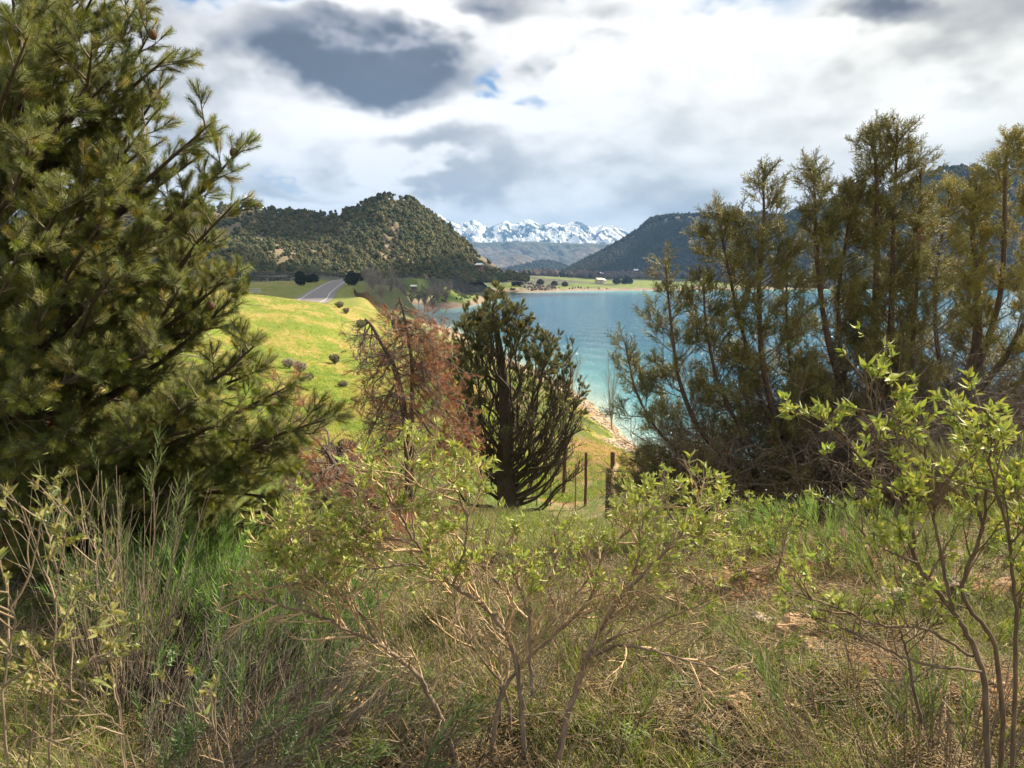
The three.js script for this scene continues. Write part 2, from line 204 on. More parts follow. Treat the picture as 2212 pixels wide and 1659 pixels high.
// ---------------------------------------------------------------- lake
{
  const waves = grain(1024, (u, v) => 0.5 + 0.3 * tor(u, v, 14, 3) + 0.24 * tor(u, v + 0.3, 40, 3) + 0.2 * tor(u + 0.2, v + 0.6, 95, 3));
  const pl = [[-170, -1250], [1500, -1250], [1500, -30], [8, -30], [-80, -330]];
  const nx = 160, nz = 200, p = [], c = [], u = [], idx = [];
  for (let j = 0; j <= nz; j++) for (let i = 0; i <= nx; i++) {
    const z = -34 - 1216 * Math.pow(j / nz, 2), x = lerp(-170, 900, Math.pow(i / nx, 1.4)); p.push(x, 0, z); u.push(x / 16, z / 16);
    const d = -tps(x, z), m = fbm2(x * 0.01, z * 0.02, 3), deep = sstep(0.2, 7.5, d + 1.2 * m);  // pale silty shallows; blue painted by depth in place of light absorption
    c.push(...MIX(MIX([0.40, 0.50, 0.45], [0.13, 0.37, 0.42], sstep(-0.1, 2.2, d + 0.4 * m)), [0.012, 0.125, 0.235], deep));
    if (i && j) { const k = j * (nx + 1) + i; idx.push(k - nx - 2, k - 1, k - nx - 1, k - nx - 1, k - 1, k); }
  }
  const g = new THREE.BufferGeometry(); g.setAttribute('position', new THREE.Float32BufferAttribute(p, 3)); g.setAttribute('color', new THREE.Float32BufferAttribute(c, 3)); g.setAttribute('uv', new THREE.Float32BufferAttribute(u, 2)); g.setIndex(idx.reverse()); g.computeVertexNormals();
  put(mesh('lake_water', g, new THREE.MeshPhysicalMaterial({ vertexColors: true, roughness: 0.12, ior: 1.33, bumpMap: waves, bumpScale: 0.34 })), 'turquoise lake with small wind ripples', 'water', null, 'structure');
}
// ---------------------------------------------------------------- road
{
  const ribbon = (o0, o1, lift, i0 = 0, i1 = ROAD.length - 1) => { const p = [], u = [], idx = []; let L = 0; for (let i = i0; i <= i1; i++) { const a = ROAD[Math.max(i - 1, 0)], b = ROAD[Math.min(i + 1, ROAD.length - 1)], t = b.clone().sub(a).setY(0).normalize(), s = V(-t.z, 0, t.x), k = (i - i0) * 2; if (i > i0) L += ROAD[i].distanceTo(ROAD[i - 1]); for (const o of [o0, o1]) { p.push(ROAD[i].x + s.x * o, ROAD[i].y + lift, ROAD[i].z + s.z * o); u.push(o, L); } if (i > i0) idx.push(k - 2, k - 1, k, k, k - 1, k + 1); } const g = new THREE.BufferGeometry(); g.setAttribute('position', new THREE.Float32BufferAttribute(p, 3)); g.setAttribute('uv', new THREE.Float32BufferAttribute(u, 2)); g.setIndex(idx); g.computeVertexNormals(); return g; };
  const asphalt = grain(256, (u, v) => { const k = 0.86 + 0.25 * tor(u, v, 30, 4) + 0.12 * tor(u, v, 4, 2, 3); return k; }); asphalt.repeat.set(0.2, 0.1);
  const road = base('road'); mesh('asphalt', ribbon(-5.6, 5.6, 0), new THREE.MeshStandardMaterial({ color: new THREE.Color(0.235, 0.215, 0.215), map: asphalt, roughness: 0.85, side: THREE.DoubleSide }), road);
  const paint = new THREE.MeshStandardMaterial({ color: new THREE.Color(0.72, 0.70, 0.66), roughness: 0.7, side: THREE.DoubleSide });
  mesh('edge_line', ribbon(-4.0, -3.75, 0.03), paint, road); mesh('edge_line', ribbon(3.5, 3.75, 0.03), paint, road);
  put(road, 'two lane asphalt road curving right towards the hills', 'road', null, 'structure');
}
// ---------------------------------------------------------------- hills and mountains: a crest line, a foot line, a slope between them and a back
// rows run from foot (t = 0) to crest (t = 1) and down the back (t = 2)
function hill(name, label, crest, foot, { rough = 0.03, seed = 0, prof = (t) => t, nu = 160, nv = 60, color, mat, ridged = 0, back = 1 }) {
  const C = smooth(crest.map((a) => at(...a)), nu), Fo = smooth(foot.map((a) => at(...a)), nu), p = [], c = [], u = [], idx = [], q = V(), N = nv * 2;
  for (let i = 0; i <= nu; i++) for (let j = 0; j <= N; j++) {
    const t = j / nv, e = C[i], f = Fo[i], H = Math.max(e.y - f.y, 1), D = Math.hypot(e.x - f.x, e.z - f.z), L = Math.max(H, D * 0.5);
    const tt = t <= 1 ? t : 2 - t, k = t <= 1 ? 1 : -back;
    const ox = (e.x - f.x), oz = (e.z - f.z); q.set(t <= 1 ? f.x + ox * t : e.x + ox * (t - 1) * back, f.y - H * 0.06 + H * 1.06 * prof(tt), t <= 1 ? f.z + oz * t : e.z + oz * (t - 1) * back);
    const s = 1.6 / L, edge = sstep(0, 0.25, tt) * (1 - 0.8 * sstep(0.8, 1, tt)), ns = fbm3(q.x * s + seed, q.y * s, q.z * s, 6);
    let dn = rough * H * ns * edge * 2; if (ridged) { let rs = 0, a = 0.5, m = 2.3 / L; for (let o = 0; o < 6; o++, a *= 0.6, m *= 2.1) rs += a * (1 - 2 * Math.abs(n3(q.x * m + seed, q.y * m * 0.35, q.z * m))); dn += ridged * H * (rs - 0.25) * sstep(0, 0.3, tt) * (1 - 0.72 * sstep(0.72, 1, tt)); }
    const gx = -oz, gz = ox; q.y += dn; p.push(q.x + (ridged ? 0 : ox / D * dn * 0.6 * edge), q.y, q.z);
    c.push(...color(q, tt, ns, i / nu)); u.push(q.x / 9, q.z / 9 + q.y / 9);
    if (i && j) { const n = i * (N + 1) + j; idx.push(n - N - 2, n - 1, n - N - 1, n - N - 1, n - 1, n); }
  }
  const g = new THREE.BufferGeometry(); g.setAttribute('position', new THREE.Float32BufferAttribute(p, 3)); g.setAttribute('color', new THREE.Float32BufferAttribute(c, 3)); g.setAttribute('uv', new THREE.Float32BufferAttribute(u, 2)); g.setIndex(idx); g.computeVertexNormals();
  const o = put(mesh(name, g, mat ?? new THREE.MeshStandardMaterial({ vertexColors: true, roughness: 1, side: THREE.DoubleSide })), label, 'hill', null, 'structure');
  o.userData.sample = undefined;
  return { o, p, N, nu, pick(fu, fv) { const i = Math.min(Math.floor(fu * nu), nu - 1), j = Math.min(Math.floor(fv * nv), nv - 1), a = fu * nu - i, b = fv * nv - j, P = (x, y) => { const k = (x * (N + 1) + y) * 3; return V(p[k], p[k + 1], p[k + 2]); }; return P(i, j).lerp(P(i + 1, j), a).lerp(P(i, j + 1).lerp(P(i + 1, j + 1), a), b); } };
}
const dirt = (q, k, a, b) => { const m = fbm2(q.x * k, q.z * k + q.y * k, 4); return MIX(a, b, sstep(-0.35, 0.35, m)); };
const hillA = hill('wooded_hill', 'domed hill speckled with pinyon and juniper', [[60, 440, 900], [300, 448, 900], [420, 452, 900], [500, 450, 900], [560, 453, 900], [640, 465, 900], [700, 467, 900], [750, 462, 880], [790, 446, 860], [820, 434, 850], [850, 431, 850], [885, 440, 850], [920, 460, 850], [955, 488, 840], [1000, 523, 830], [1050, 560, 820], [1090, 585, 800], [1140, 602, 790]],
  [[60, 588, 560], [300, 586, 560], [420, 586, 560], [500, 586, 560], [560, 587, 565], [640, 590, 570], [700, 592, 580], [750, 594, 590], [790, 596, 600], [820, 598, 610], [850, 600, 620], [885, 602, 630], [920, 603, 640], [955, 604, 650], [1000, 606, 670], [1050, 607, 690], [1090, 608, 705], [1140, 608, 720]],
  { rough: 0.05, seed: 3, nu: 220, nv: 70, prof: (t) => 0.62 * t + 0.38 * t * t, color: (q, t, n) => { let c = dirt(q, 0.02, [0.20, 0.155, 0.10], [0.12, 0.11, 0.06]); const scar = Math.hypot((q.x + 303) / 5, (q.y - 85) / 13); return scar < 1 ? [0.45, 0.22, 0.13] : c; } });
const hillF1 = hill('far_mesa', 'blue forested mesa beyond the lake', [[1225, 584, 2600], [1270, 562, 2600], [1310, 541, 2600], [1345, 522, 2600], [1375, 502, 2600], [1395, 486, 2600], [1415, 474, 2600], [1450, 469.5, 2600], [1520, 467, 2600], [1600, 464, 2600], [1700, 462, 2500], [1900, 460, 2400], [2300, 455, 2400]],
  [[1225, 592, 2100], [1270, 592, 2050], [1310, 595, 2000], [1345, 597, 1950], [1375, 599, 1900], [1395, 600, 1850], [1415, 602, 1800], [1450, 604, 1750], [1520, 606, 1700], [1600, 607, 1650], [1700, 608, 1600], [1900, 610, 1500], [2300, 610, 1500]],
  { rough: 0.06, seed: 9, prof: (t) => (t < 0.9 ? 0.86 * Math.pow(t / 0.9, 1.15) : 0.86 + 0.14 * sstep(0.9, 0.97, t)), color: (q, t) => (t > 0.88 && t < 0.96 ? dirt(q, 0.01, [0.13, 0.11, 0.10], [0.06, 0.06, 0.06]) : dirt(q, 0.006, [0.05, 0.052, 0.04], [0.085, 0.075, 0.055])) });
const hillF2 = hill('near_ridge', 'dark ridge rising to the right edge', [[1560, 545, 1500], [1640, 500, 1450], [1700, 470, 1400], [1800, 440, 1350], [1900, 415, 1300], [1990, 388, 1300], [2050, 373, 1250], [2120, 368, 1250], [2212, 362, 1250], [2400, 350, 1200], [2700, 350, 1200]],
  [[1560, 607, 1350], [1640, 610, 1250], [1700, 612, 1150], [1800, 615, 1050], [1900, 617, 1000], [1990, 618, 980], [2050, 618, 960], [2120, 618, 950], [2212, 618, 950], [2400, 618, 950], [2700, 618, 950]],
  { rough: 0.06, seed: 15, prof: (t) => 0.7 * t + 0.3 * t * t, color: (q) => dirt(q, 0.012, [0.15, 0.11, 0.08], [0.07, 0.07, 0.045]) });
const hillE = hill('valley_knoll', 'low dark knoll in the middle of the valley', [[1060, 588, 3600], [1100, 580, 3600], [1135, 571, 3600], [1175, 564, 3600], [1200, 566, 3600], [1230, 578, 3600], [1260, 588, 3600]], [[1060, 592, 3200], [1100, 592, 3200], [1135, 592, 3200], [1175, 592, 3200], [1200, 592, 3200], [1230, 592, 3200], [1260, 592, 3200]],
  { rough: 0.08, seed: 21, nu: 60, nv: 24, color: (q) => dirt(q, 0.004, [0.10, 0.08, 0.06], [0.05, 0.055, 0.04]) });
const hillD2 = hill('tan_hill', 'bare grey tan hill in front of the blue mesa', [[1010, 580, 4900], [1050, 570, 4900], [1085, 556, 4900], [1110, 549, 4900], [1135, 551, 4900], [1165, 562, 4900], [1200, 570, 4900], [1240, 580, 4900]], [[1010, 584, 4400], [1050, 584, 4400], [1085, 584, 4400], [1110, 584, 4400], [1135, 584, 4400], [1165, 584, 4400], [1200, 584, 4400], [1240, 584, 4400]],
  { rough: 0.12, seed: 25, nu: 70, nv: 30, ridged: 0.08, color: (q) => dirt(q, 0.003, [0.13, 0.105, 0.085], [0.07, 0.06, 0.055]) });
const hillD = hill('blue_mesa', 'long flat topped blue mesa under the snowy range', [[780, 522, 6400], [960, 522, 6400], [1050, 523, 6400], [1110, 522.5, 6400], [1180, 523.5, 6400], [1240, 525, 6400], [1310, 527, 6400], [1500, 528, 6400]], [[780, 575, 5600], [960, 575, 5600], [1050, 575, 5600], [1110, 575, 5600], [1180, 575, 5600], [1240, 574, 5600], [1310, 574, 5600], [1500, 574, 5600]],
  { rough: 0.10, seed: 31, ridged: 0.08, nu: 160, nv: 40, prof: (t) => Math.pow(t, 0.85), color: (q, t) => (t > 0.7 ? dirt(q, 0.0015, [0.045, 0.055, 0.04], [0.06, 0.065, 0.05]) : dirt(q, 0.0012, [0.055, 0.06, 0.045], [0.13, 0.105, 0.09])) });
{ // the snowy range
  const sawtooth = (x0, x1, ys, d) => { const out = []; for (let i = 0; i < ys.length; i++) out.push([lerp(x0, x1, i / (ys.length - 1)), ys[i], d]); return out; };
  const ys = [470, 468, 466, 474, 480, 484, 483, 480, 478, 482, 489, 491, 486, 482, 479, 484, 482, 477, 475, 480, 486, 484, 482, 484, 486, 482, 480, 478, 486, 492, 490, 488, 491, 489, 492, 498, 505, 512, 520];
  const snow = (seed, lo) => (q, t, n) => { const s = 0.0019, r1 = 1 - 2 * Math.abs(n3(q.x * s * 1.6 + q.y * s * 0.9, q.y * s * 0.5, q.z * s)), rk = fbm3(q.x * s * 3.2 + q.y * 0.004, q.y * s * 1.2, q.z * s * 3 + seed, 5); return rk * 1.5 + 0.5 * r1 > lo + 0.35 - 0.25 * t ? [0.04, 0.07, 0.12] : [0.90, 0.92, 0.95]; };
  hill('snow_mountains', 'jagged snow covered mountain range on the horizon', sawtooth(925, 1385, ys, 9500), sawtooth(925, 1385, ys.map(() => 545), 8200), { rough: 0.1, seed: 41, ridged: 0.16, nu: 500, nv: 90, prof: (t) => Math.pow(t, 1.1), color: snow(2, 0.12) });
  hill('snow_peak', 'lone snowy peak showing above the left ridge', [[480, 465, 9500], [503, 441, 9500], [515, 428, 9500], [527, 421, 9500], [537, 424, 9500], [552, 435, 9500], [590, 460, 9500]], [[480, 520, 8200], [505, 520, 8200], [517, 520, 8200], [527, 520, 8200], [536, 520, 8200], [550, 520, 8200], [590, 520, 8200]], { rough: 0.1, seed: 47, ridged: 0.12, nu: 120, nv: 60, color: snow(5, 0.05) });
}
console.log('hills done');

// trees on the hills
function lump(seed, lobes, flat = 1) {                               // a low bushy tree seen from far off: uneven lobes of small faces
  const rand = rng(seed), gs = [];
  for (let i = 0; i < lobes; i++) {
    const g = new THREE.IcosahedronGeometry(1, 1), s = 0.34 + 0.22 * rand(), o = V((rand() - 0.5) * 0.75, 0.34 + rand() * 0.5, (rand() - 0.5) * 0.75); if (i === 0) o.set(0, 0.38, 0);
    const a = g.attributes.position; for (let k = 0; k < a.count; k++) { const v = V().fromBufferAttribute(a, k), w = s * (1 + 0.45 * n3(v.x * 2.2 + seed * 3 + i, v.y * 2.2, v.z * 2.2)); a.setXYZ(k, v.x * w + o.x, Math.max(0, v.y * w * flat + o.y), v.z * w + o.z); }
    g.computeVertexNormals(); gs.push(g);
  }
  return mergeGeometries(gs);
}
const lumps = [lump(1, 5, 1.1), lump(2, 6, 0.95), lump(3, 4, 1.3), lump(4, 7, 0.9)];
const woodGreen = new THREE.MeshStandardMaterial({ color: new THREE.Color(1, 1, 1), roughness: 1 });
const farTint = [[0.075, 0.085, 0.034], [0.10, 0.10, 0.042], [0.055, 0.068, 0.034], [0.13, 0.115, 0.055]];
const farMats = farTint.map((c) => new THREE.MeshStandardMaterial({ color: new THREE.Color(...c), roughness: 1 }));
{
  const rand = rng(77), kinds = lumps.map(() => new Many()), singles = [];
  let n = 0; for (let k = 0; k < 52000 && n < 16000; k++) {
    const u = rand(), v = Math.pow(rand(), 0.9), p = hillA.pick(u, v * 1.06), dens = fbm2(p.x * 0.012, p.z * 0.012 + p.y * 0.02, 3);
    if (rand() > 0.46 + 1.1 * dens - (v > 0.55 && u > 0.72 ? 0.15 : 0)) continue;
    const s = 1.3 + rand() * 1.7 + (rand() < 0.1 ? 1.4 : 0), c = farTint[Math.floor(rand() * 4)]; p.y -= 0.4;
    if (v < 0.14 && singles.length < 300 && rand() < 0.5) { singles.push([p, s, Math.floor(rand() * 4), Math.floor(rand() * 4), rand() * 6]); n++; continue; }
    kinds[Math.floor(rand() * 4)].add(p, UPV, rand() * 6, s * (0.8 + 0.3 * rand()), tint(c, rand, 0.3), s * (0.85 + rand() * 0.5)); n++;
  }
  const wood = base('hillside_woodland'); kinds.forEach((m, i) => m.build('tree_mass', lumps[i], woodGreen, wood)); put(wood, 'scattered pinyon and juniper wood on the domed hill', 'woodland', null, 'stuff');
  for (const [p, s, g, m, a] of singles) { const o = mesh('hillside_tree', lumps[g], farMats[m]); o.position.copy(p); o.rotation.y = a; o.scale.set(s, s * 1.1, s); put(o, 'small round evergreen along the foot of the domed hill', 'tree', 'evergreens along the foot of the domed hill'); }
  const wood2 = base('mesa_forest'), k2 = lumps.map(() => new Many());
  for (let k = 0; k < 16000; k++) { const u = rand(), v = rand(), p = hillF1.pick(u * 0.8, v * 1.02); if (v > 0.87 && v < 0.96 && rand() < 0.8) continue; const s = 5 + rand() * 5; p.y -= 0.5; k2[k & 3].add(p, UPV, rand() * 6, s, tint([0.040, 0.046, 0.034], rand, 0.35), s * 1.2); }
  k2.forEach((m, i) => m.build('tree_mass', lumps[i], woodGreen, wood2)); put(wood2, 'dark forest covering the blue mesa beyond the lake', 'forest', null, 'stuff');
  const wood3 = base('ridge_forest'), k3 = lumps.map(() => new Many());
  for (let k = 0; k < 9000; k++) { const u = rand(), v = rand(), p = hillF2.pick(u, v * 1.03); const s = 3.5 + rand() * 3.5; p.y -= 0.4; if (fbm2(p.x * 0.01, p.z * 0.01, 3) < -0.2) continue; k3[k & 3].add(p, UPV, rand() * 6, s, tint([0.05, 0.055, 0.025], rand, 0.35), s * 1.1); }
  k3.forEach((m, i) => m.build('tree_mass', lumps[i], woodGreen, wood3)); put(wood3, 'evergreen wood on the ridge at the right edge', 'forest', null, 'stuff');
  const wood4 = base('knoll_scrub'), k4 = lumps.map(() => new Many());
  for (let k = 0; k < 1500; k++) { const p = hillE.pick(rand(), rand()); const s = 5 + rand() * 5; k4[k & 3].add(p, UPV, rand() * 6, s, tint([0.04, 0.045, 0.03], rand, 0.35), s); }
  k4.forEach((m, i) => m.build('tree_mass', lumps[i], woodGreen, wood4)); put(wood4, 'dark scrub covering the valley knoll', 'scrub', null, 'stuff');
  // low brush and sage of the flats below the hill and round the lake
  const brush = base('sage_flats'), k5 = lumps.map(() => new Many());
  for (let k = 0; k < 14000; k++) { const px = 420 + rand() * 720, D = 380 + Math.pow(rand(), 0.7) * 380, x = (px - 1106) / FOC * D, z = -D, c = fbm2(x * 0.02, z * 0.02 + 3, 3); if (c < 0.02 || roadNear(x, z)[0] < 14) continue; const h = ground(x, z); if (h < 3) continue; const s = 0.35 + rand() * 0.7; k5[k & 3].add(V(x, h - 0.1, z), UPV, rand() * 6, s * 1.3, tint([0.075, 0.075, 0.052], rand, 0.35), s); }
  k5.forEach((m, i) => m.build('brush_mass', lumps[i], woodGreen, brush)); put(brush, 'low grey green sagebrush on the flats below the hill', 'sagebrush', null, 'stuff');
}
console.log('woods done');
// ---------------------------------------------------------------- needle, spray, leaf and grass pieces
function needleShoot(seed, len, n, nl, w, spread = 0.9, tuft = 0) {   // a twig end clothed in needles, along +y
  const b = new Buf(), rand = rng(seed);
  b.tube([V(0, 0, 0), V(0, len * 0.5, 0), V(0, len, 0)], 0.0028, 0.0016, 3, [0.55, 0.42, 0.25]);
  for (let i = 0; i < n; i++) {
    const t = tuft + (1 - tuft) * i / n, a = i * 2.4 + rand(), out = spread * (1 - 0.45 * t) * (0.8 + 0.4 * rand()), d = V(Math.cos(a) * out, 0.75 + 0.3 * rand(), Math.sin(a) * out).normalize(), side = V(-Math.sin(a), 0, Math.cos(a)), k = 0.75 + 0.5 * rand();
    const p = V(0, len * t, 0), L = nl * (0.75 + 0.4 * rand()), m = p.clone().addScaledVector(d, L * 0.55), d2 = d.clone().add(V(0, 0.28, 0)).normalize();
    b.needle(p, d, L * 0.55, w, side, [k, k, k]); b.needle(m, d2, L * 0.45, w * 0.8, side, [k, k, k]);
  }
  return b.geo();
}
function scaleSpray(seed) {                                          // a juniper spray, along +y, 0.12 m long
  const b = new Buf(), rand = rng(seed), tw = (p, d, len, w, lev) => {
    const pts = strand(p, d, len, 3, rand, 0.18, 0.1), k = 0.75 + 0.5 * rand(); b.tube(pts, w, w * 0.55, 3, [k, k, k]);
    if (lev) { const m = lev === 2 ? 11 : 5; for (let i = 0; i < m; i++) { const t = (i + 0.6) / m, [q, tg] = on(pts, t), s = perp(tg, rand), dd = tg.clone().multiplyScalar(0.72).addScaledVector(s, 0.62 + 0.2 * rand()).normalize(); tw(q, dd, len * (lev === 2 ? 0.5 : 0.42) * (1.1 - 0.55 * t) * (0.7 + 0.5 * rand()), w * 0.92, lev - 1); } }
  };
  tw(V(0, 0, 0), V(0, 1, 0), 0.115, 0.0021, 2); return b.geo();
}
function leafGeo(len, wid, cup = 0.3) {                               // one oblong leaf along +y with a folded midrib
  const b = new Buf(), N = 4;
  for (let j = 0; j <= N; j++) { const t = j / N, w = wid * Math.sin(Math.PI * Math.pow(t, 0.8)) * 0.5 + (j === 0 ? 0.0006 : 0.0001), z = -cup * len * t * t * 0.5; for (const s of [-1, 0, 1]) b.v(s * w, len * t, z + Math.abs(s) * w * 0.5, s * -0.4, 0.2, 1, (s + 1) / 2, t, WHITE); }
  for (let j = 0; j < N; j++) for (let s = 0; s < 2; s++) { const a = j * 3 + s; b.i.push(a, a + 1, a + 3, a + 3, a + 1, a + 4); }
  return b.geo();
}
function grassTuft(seed, n, h, w, spread, bend) { const b = new Buf(), rand = rng(seed); for (let i = 0; i < n; i++) { const a = rand() * 6.28, r = rand() * spread, d = V(Math.cos(a) * (0.15 + 0.4 * rand()), 1, Math.sin(a) * (0.15 + 0.4 * rand())).normalize(), k = 0.7 + 0.6 * rand(); b.blade(V(Math.cos(a) * r, 0, Math.sin(a) * r), d, V(-Math.sin(a + rand()), 0, Math.cos(a + rand())).normalize(), h * (0.45 + 0.7 * rand()), w, -bend * (0.4 + rand()), [k, k, k]); } return b.geo(); }
const pineShoots = [needleShoot(1, 0.065, 110, 0.031, 0.0021, 2.0), needleShoot(2, 0.08, 130, 0.029, 0.0021, 1.9), needleShoot(3, 0.055, 96, 0.033, 0.0021, 1.8)];
const pineTufts = [needleShoot(4, 0.10, 90, 0.055, 0.006, 1.2, 0.25), needleShoot(5, 0.12, 90, 0.05, 0.006, 1.3, 0.2)];
const sprays = [scaleSpray(1), scaleSpray(2), scaleSpray(3)];
const dryShoot = [needleShoot(8, 0.12, 46, 0.045, 0.0032, 1.3)];
const pineMat = leafMat([1, 1, 1], 0.4, 0.85), juniperMat = leafMat([1, 1, 1], 0.5, 0.7), leafGreen = leafMat([1, 1, 1], 0.5, 0.8), grassMat = leafMat([1, 1, 1], 0.5, 0.95), dryMat = leafMat([1, 1, 1], 0.25, 0.85);

// ---------------------------------------------------------------- things of the middle distance
const gAt = (px, depth) => { const x = (px - 1106) / FOC * depth; return V(x, ground(x, -depth), -depth); };
const rustWood = woodMat([0.17, 0.085, 0.05]), paleWood = woodMat([0.42, 0.29, 0.15]), steel = new THREE.MeshStandardMaterial({ color: new THREE.Color(0.25, 0.2, 0.17), roughness: 0.6, metalness: 0.6 });
function postGeo(h, r, seed) { const rand = rng(seed), b = new Buf(); const pts = []; for (let i = 0; i <= 4; i++) pts.push(V((rand() - 0.5) * r * 0.5, -0.3 + (h + 0.3) * i / 4, (rand() - 0.5) * r * 0.5)); b.tube(pts, r * 1.06, r * 0.94, 9, WHITE, [0.85, 0.8, 0.75]); const top = pts[4], c0 = b.v(top.x, top.y + 0.01, top.z, 0, 1, 0, 0, 0, [1.3, 1.2, 1.1]), s0 = b.k - 1 - 10; for (let s = 0; s < 9; s++) b.i.push(c0, s0 + s, s0 + s + 1); return b.geo(); }
{ // tall wire fence running from the brace towards the road
  const f = base('deer_fence'), line = [V(3.9, 0, -26), V(-4, 0, -58), V(-23, 0, -135), V(-42, 0, -205), V(-68, 0, -300)], posts = [postGeo(2.4, 0.075, 1), postGeo(2.35, 0.065, 2), postGeo(2.45, 0.085, 3)], rand = rng(5), tops = [];
  let n = 0; for (let i = 0; i < line.length - 1; i++) { const L = line[i].distanceTo(line[i + 1]), m = Math.round(L / 2.9); for (let j = 0; j < m; j++) { const p = line[i].clone().lerp(line[i + 1], j / m); p.y = ground(p.x, p.z); tops.push(p.clone()); const o = mesh('post', posts[n % 3], rustWood, f); o.position.copy(p); o.rotation.set((rand() - 0.5) * 0.06, rand() * 6, (rand() - 0.5) * 0.06); if (n === 0) { o.scale.set(1.25, 1.02, 1.25); } n++; } }
  const w = new Buf(); for (const h of [0.25, 0.55, 0.85, 1.2, 1.55, 1.9, 2.25]) w.tube(tops.map((p) => p.clone().add(V(0.07, h, 0))), 0.004, 0.004, 3, WHITE); mesh('wire', w.geo(), steel, f);
  put(f, 'tall rusty brown post and wire fence running down the grassy slope to the road', 'fence');
  // the near brace: a second stout post and a slanting pale rail
  const b = base('fence_brace', V(0, 0, 0)), p1 = V(3.9, ground(3.9, -26), -26), p2 = at(1313, 1140, 23.4); p2.y = ground(p2.x, p2.z);
  const o = mesh('post', posts[2], rustWood, b); o.position.copy(p2); o.scale.set(1.3, 0.8, 1.3);
  const rail = new Buf(); rail.tube([p1.clone().add(V(0.14, 1.95, 0.1)), p1.clone().lerp(p2, 0.5).setY(p1.y * 0.5 + p2.y * 0.5 + 1.5), p2.clone().add(V(0.2, 0.95, 0.1)), p2.clone().add(V(0.75, 0.45, 1.0))], 0.10, 0.095, 10, WHITE); mesh('rail', rail.geo(), paleWood, b);
  for (const [px, py, d, h] of [[1160, 1060, 28, 1.9], [1190, 1040, 29, 2.0], [1243, 1080, 27.2, 2.2]]) { const q = at(px, py, d); q.y = ground(q.x, q.z); const m = mesh('line_post', postGeo(h, 0.028, 9), steel, b); m.position.copy(q); }
  put(b, 'slanting pale log rail bracing a dark fence post beside the black pinyon', 'fence brace');
}
{ // roadside sign seen from behind, its lamp post, the delineator
  const white = new THREE.MeshStandardMaterial({ color: new THREE.Color(0.62, 0.63, 0.62), roughness: 0.5, metalness: 0.2 }), grey = new THREE.MeshStandardMaterial({ color: new THREE.Color(0.33, 0.34, 0.36), roughness: 0.6 }), black = new THREE.MeshStandardMaterial({ color: new THREE.Color(0.03, 0.03, 0.03), roughness: 0.7 });
  const p = at(551, 634, 205); p.y = ground(p.x, p.z); const s = base('road_sign', p), bx = (n, x, y, z, w, h, d, m) => { const o = mesh(n, new THREE.BoxGeometry(w, h, d), m, s); o.position.set(x, y, z); return o; };
  bx('panel', 0, 1.25, 0, 3.0, 1.0, 0.05, grey); bx('frame_rail', 0, 1.78, 0.04, 3.06, 0.07, 0.06, white); bx('frame_rail', 0, 0.72, 0.04, 3.06, 0.07, 0.06, white); bx('frame_rail', 0, 1.25, 0.05, 3.0, 0.05, 0.05, white); bx('frame_stile', -1.52, 1.25, 0.04, 0.07, 1.1, 0.06, white); bx('frame_stile', 1.52, 1.25, 0.04, 0.07, 1.1, 0.06, white); bx('leg', -1.0, 0.2, -0.05, 0.1, 1.6, 0.1, grey); bx('leg', 1.0, 0.2, -0.05, 0.1, 1.6, 0.1, grey);
  put(s, 'pale grey road sign panel seen from behind at the grassy crest', 'sign');
  const q = at(559, 645, 160); q.y = ground(q.x, q.z); const l = base('lamp_post', q), bl = (n, g, x, y, z, m) => { const o = mesh(n, g, m, l); o.position.set(x, y, z); return o; };
  bl('pole', new THREE.CylinderGeometry(0.05, 0.06, 3.0, 8), 0, 1.4, 0, black); bl('arm', new THREE.BoxGeometry(1.0, 0.05, 0.05), 0.35, 2.75, 0, black).rotation.z = 0.15; bl('bracket', new THREE.BoxGeometry(0.16, 0.22, 0.16), 0, 2.95, 0, white); bl('bracket', new THREE.BoxGeometry(0.3, 0.1, 0.12), 0.8, 2.85, 0, white);
  put(l, 'thin black post with a short arm in front of the road sign', 'post');
  const e = at(688.5, 656, 152); e.y = ground(e.x, e.z); const d = base('delineator_post', e), dp = mesh('post', new THREE.BoxGeometry(0.09, 1.3, 0.04), new THREE.MeshStandardMaterial({ color: new THREE.Color(0.18, 0.10, 0.09), roughness: 0.7 }), d); dp.position.y = 0.6; const dr = mesh('reflector', new THREE.BoxGeometry(0.08, 0.12, 0.05), white, d); dr.position.y = 1.16; put(d, 'slim dark delineator post at the near edge of the road', 'marker post');
}
function farTree(name, label, px, py, D, h, w, seed, col, group) {    // a dense roadside evergreen, its crown made of leaf clumps
  const p = at(px, py, D); p.y = ground(p.x, p.z); const t = base(name, p), rand = rng(seed), tb = new Buf(), m = new Many(); tb.tube([V(0, -0.2, 0), V(0.05, h * 0.5, 0), V(0, h * 0.85, 0)], h * 0.05, h * 0.02, 6, WHITE); mesh('trunk', tb.geo(), woodMat([0.09, 0.07, 0.05]), t);
  for (let i = 0; i < 420; i++) { const y = rand(), r = w * 0.5 * Math.pow(Math.sin(Math.PI * Math.pow(0.08 + y * 0.9, 0.75)), 0.7) * (0.6 + 0.5 * Math.sqrt(rand())) * (1 + 0.45 * n3(Math.cos(i * 2.4) * 1.2 + seed * 3, y * 3, Math.sin(i * 2.4) * 1.2)), a = i * 2.4; m.add(V(Math.cos(a) * r, h * (0.05 + 0.92 * y), Math.sin(a) * r), V(Math.cos(a), 0.7, Math.sin(a)).normalize(), rand() * 6, 0.10 * h * (0.6 + 0.6 * rand()), tint(col, rand, 0.3)); }
  m.build('crown', leafClump, juniperMat, t); return put(t, label, 'tree', group);
}
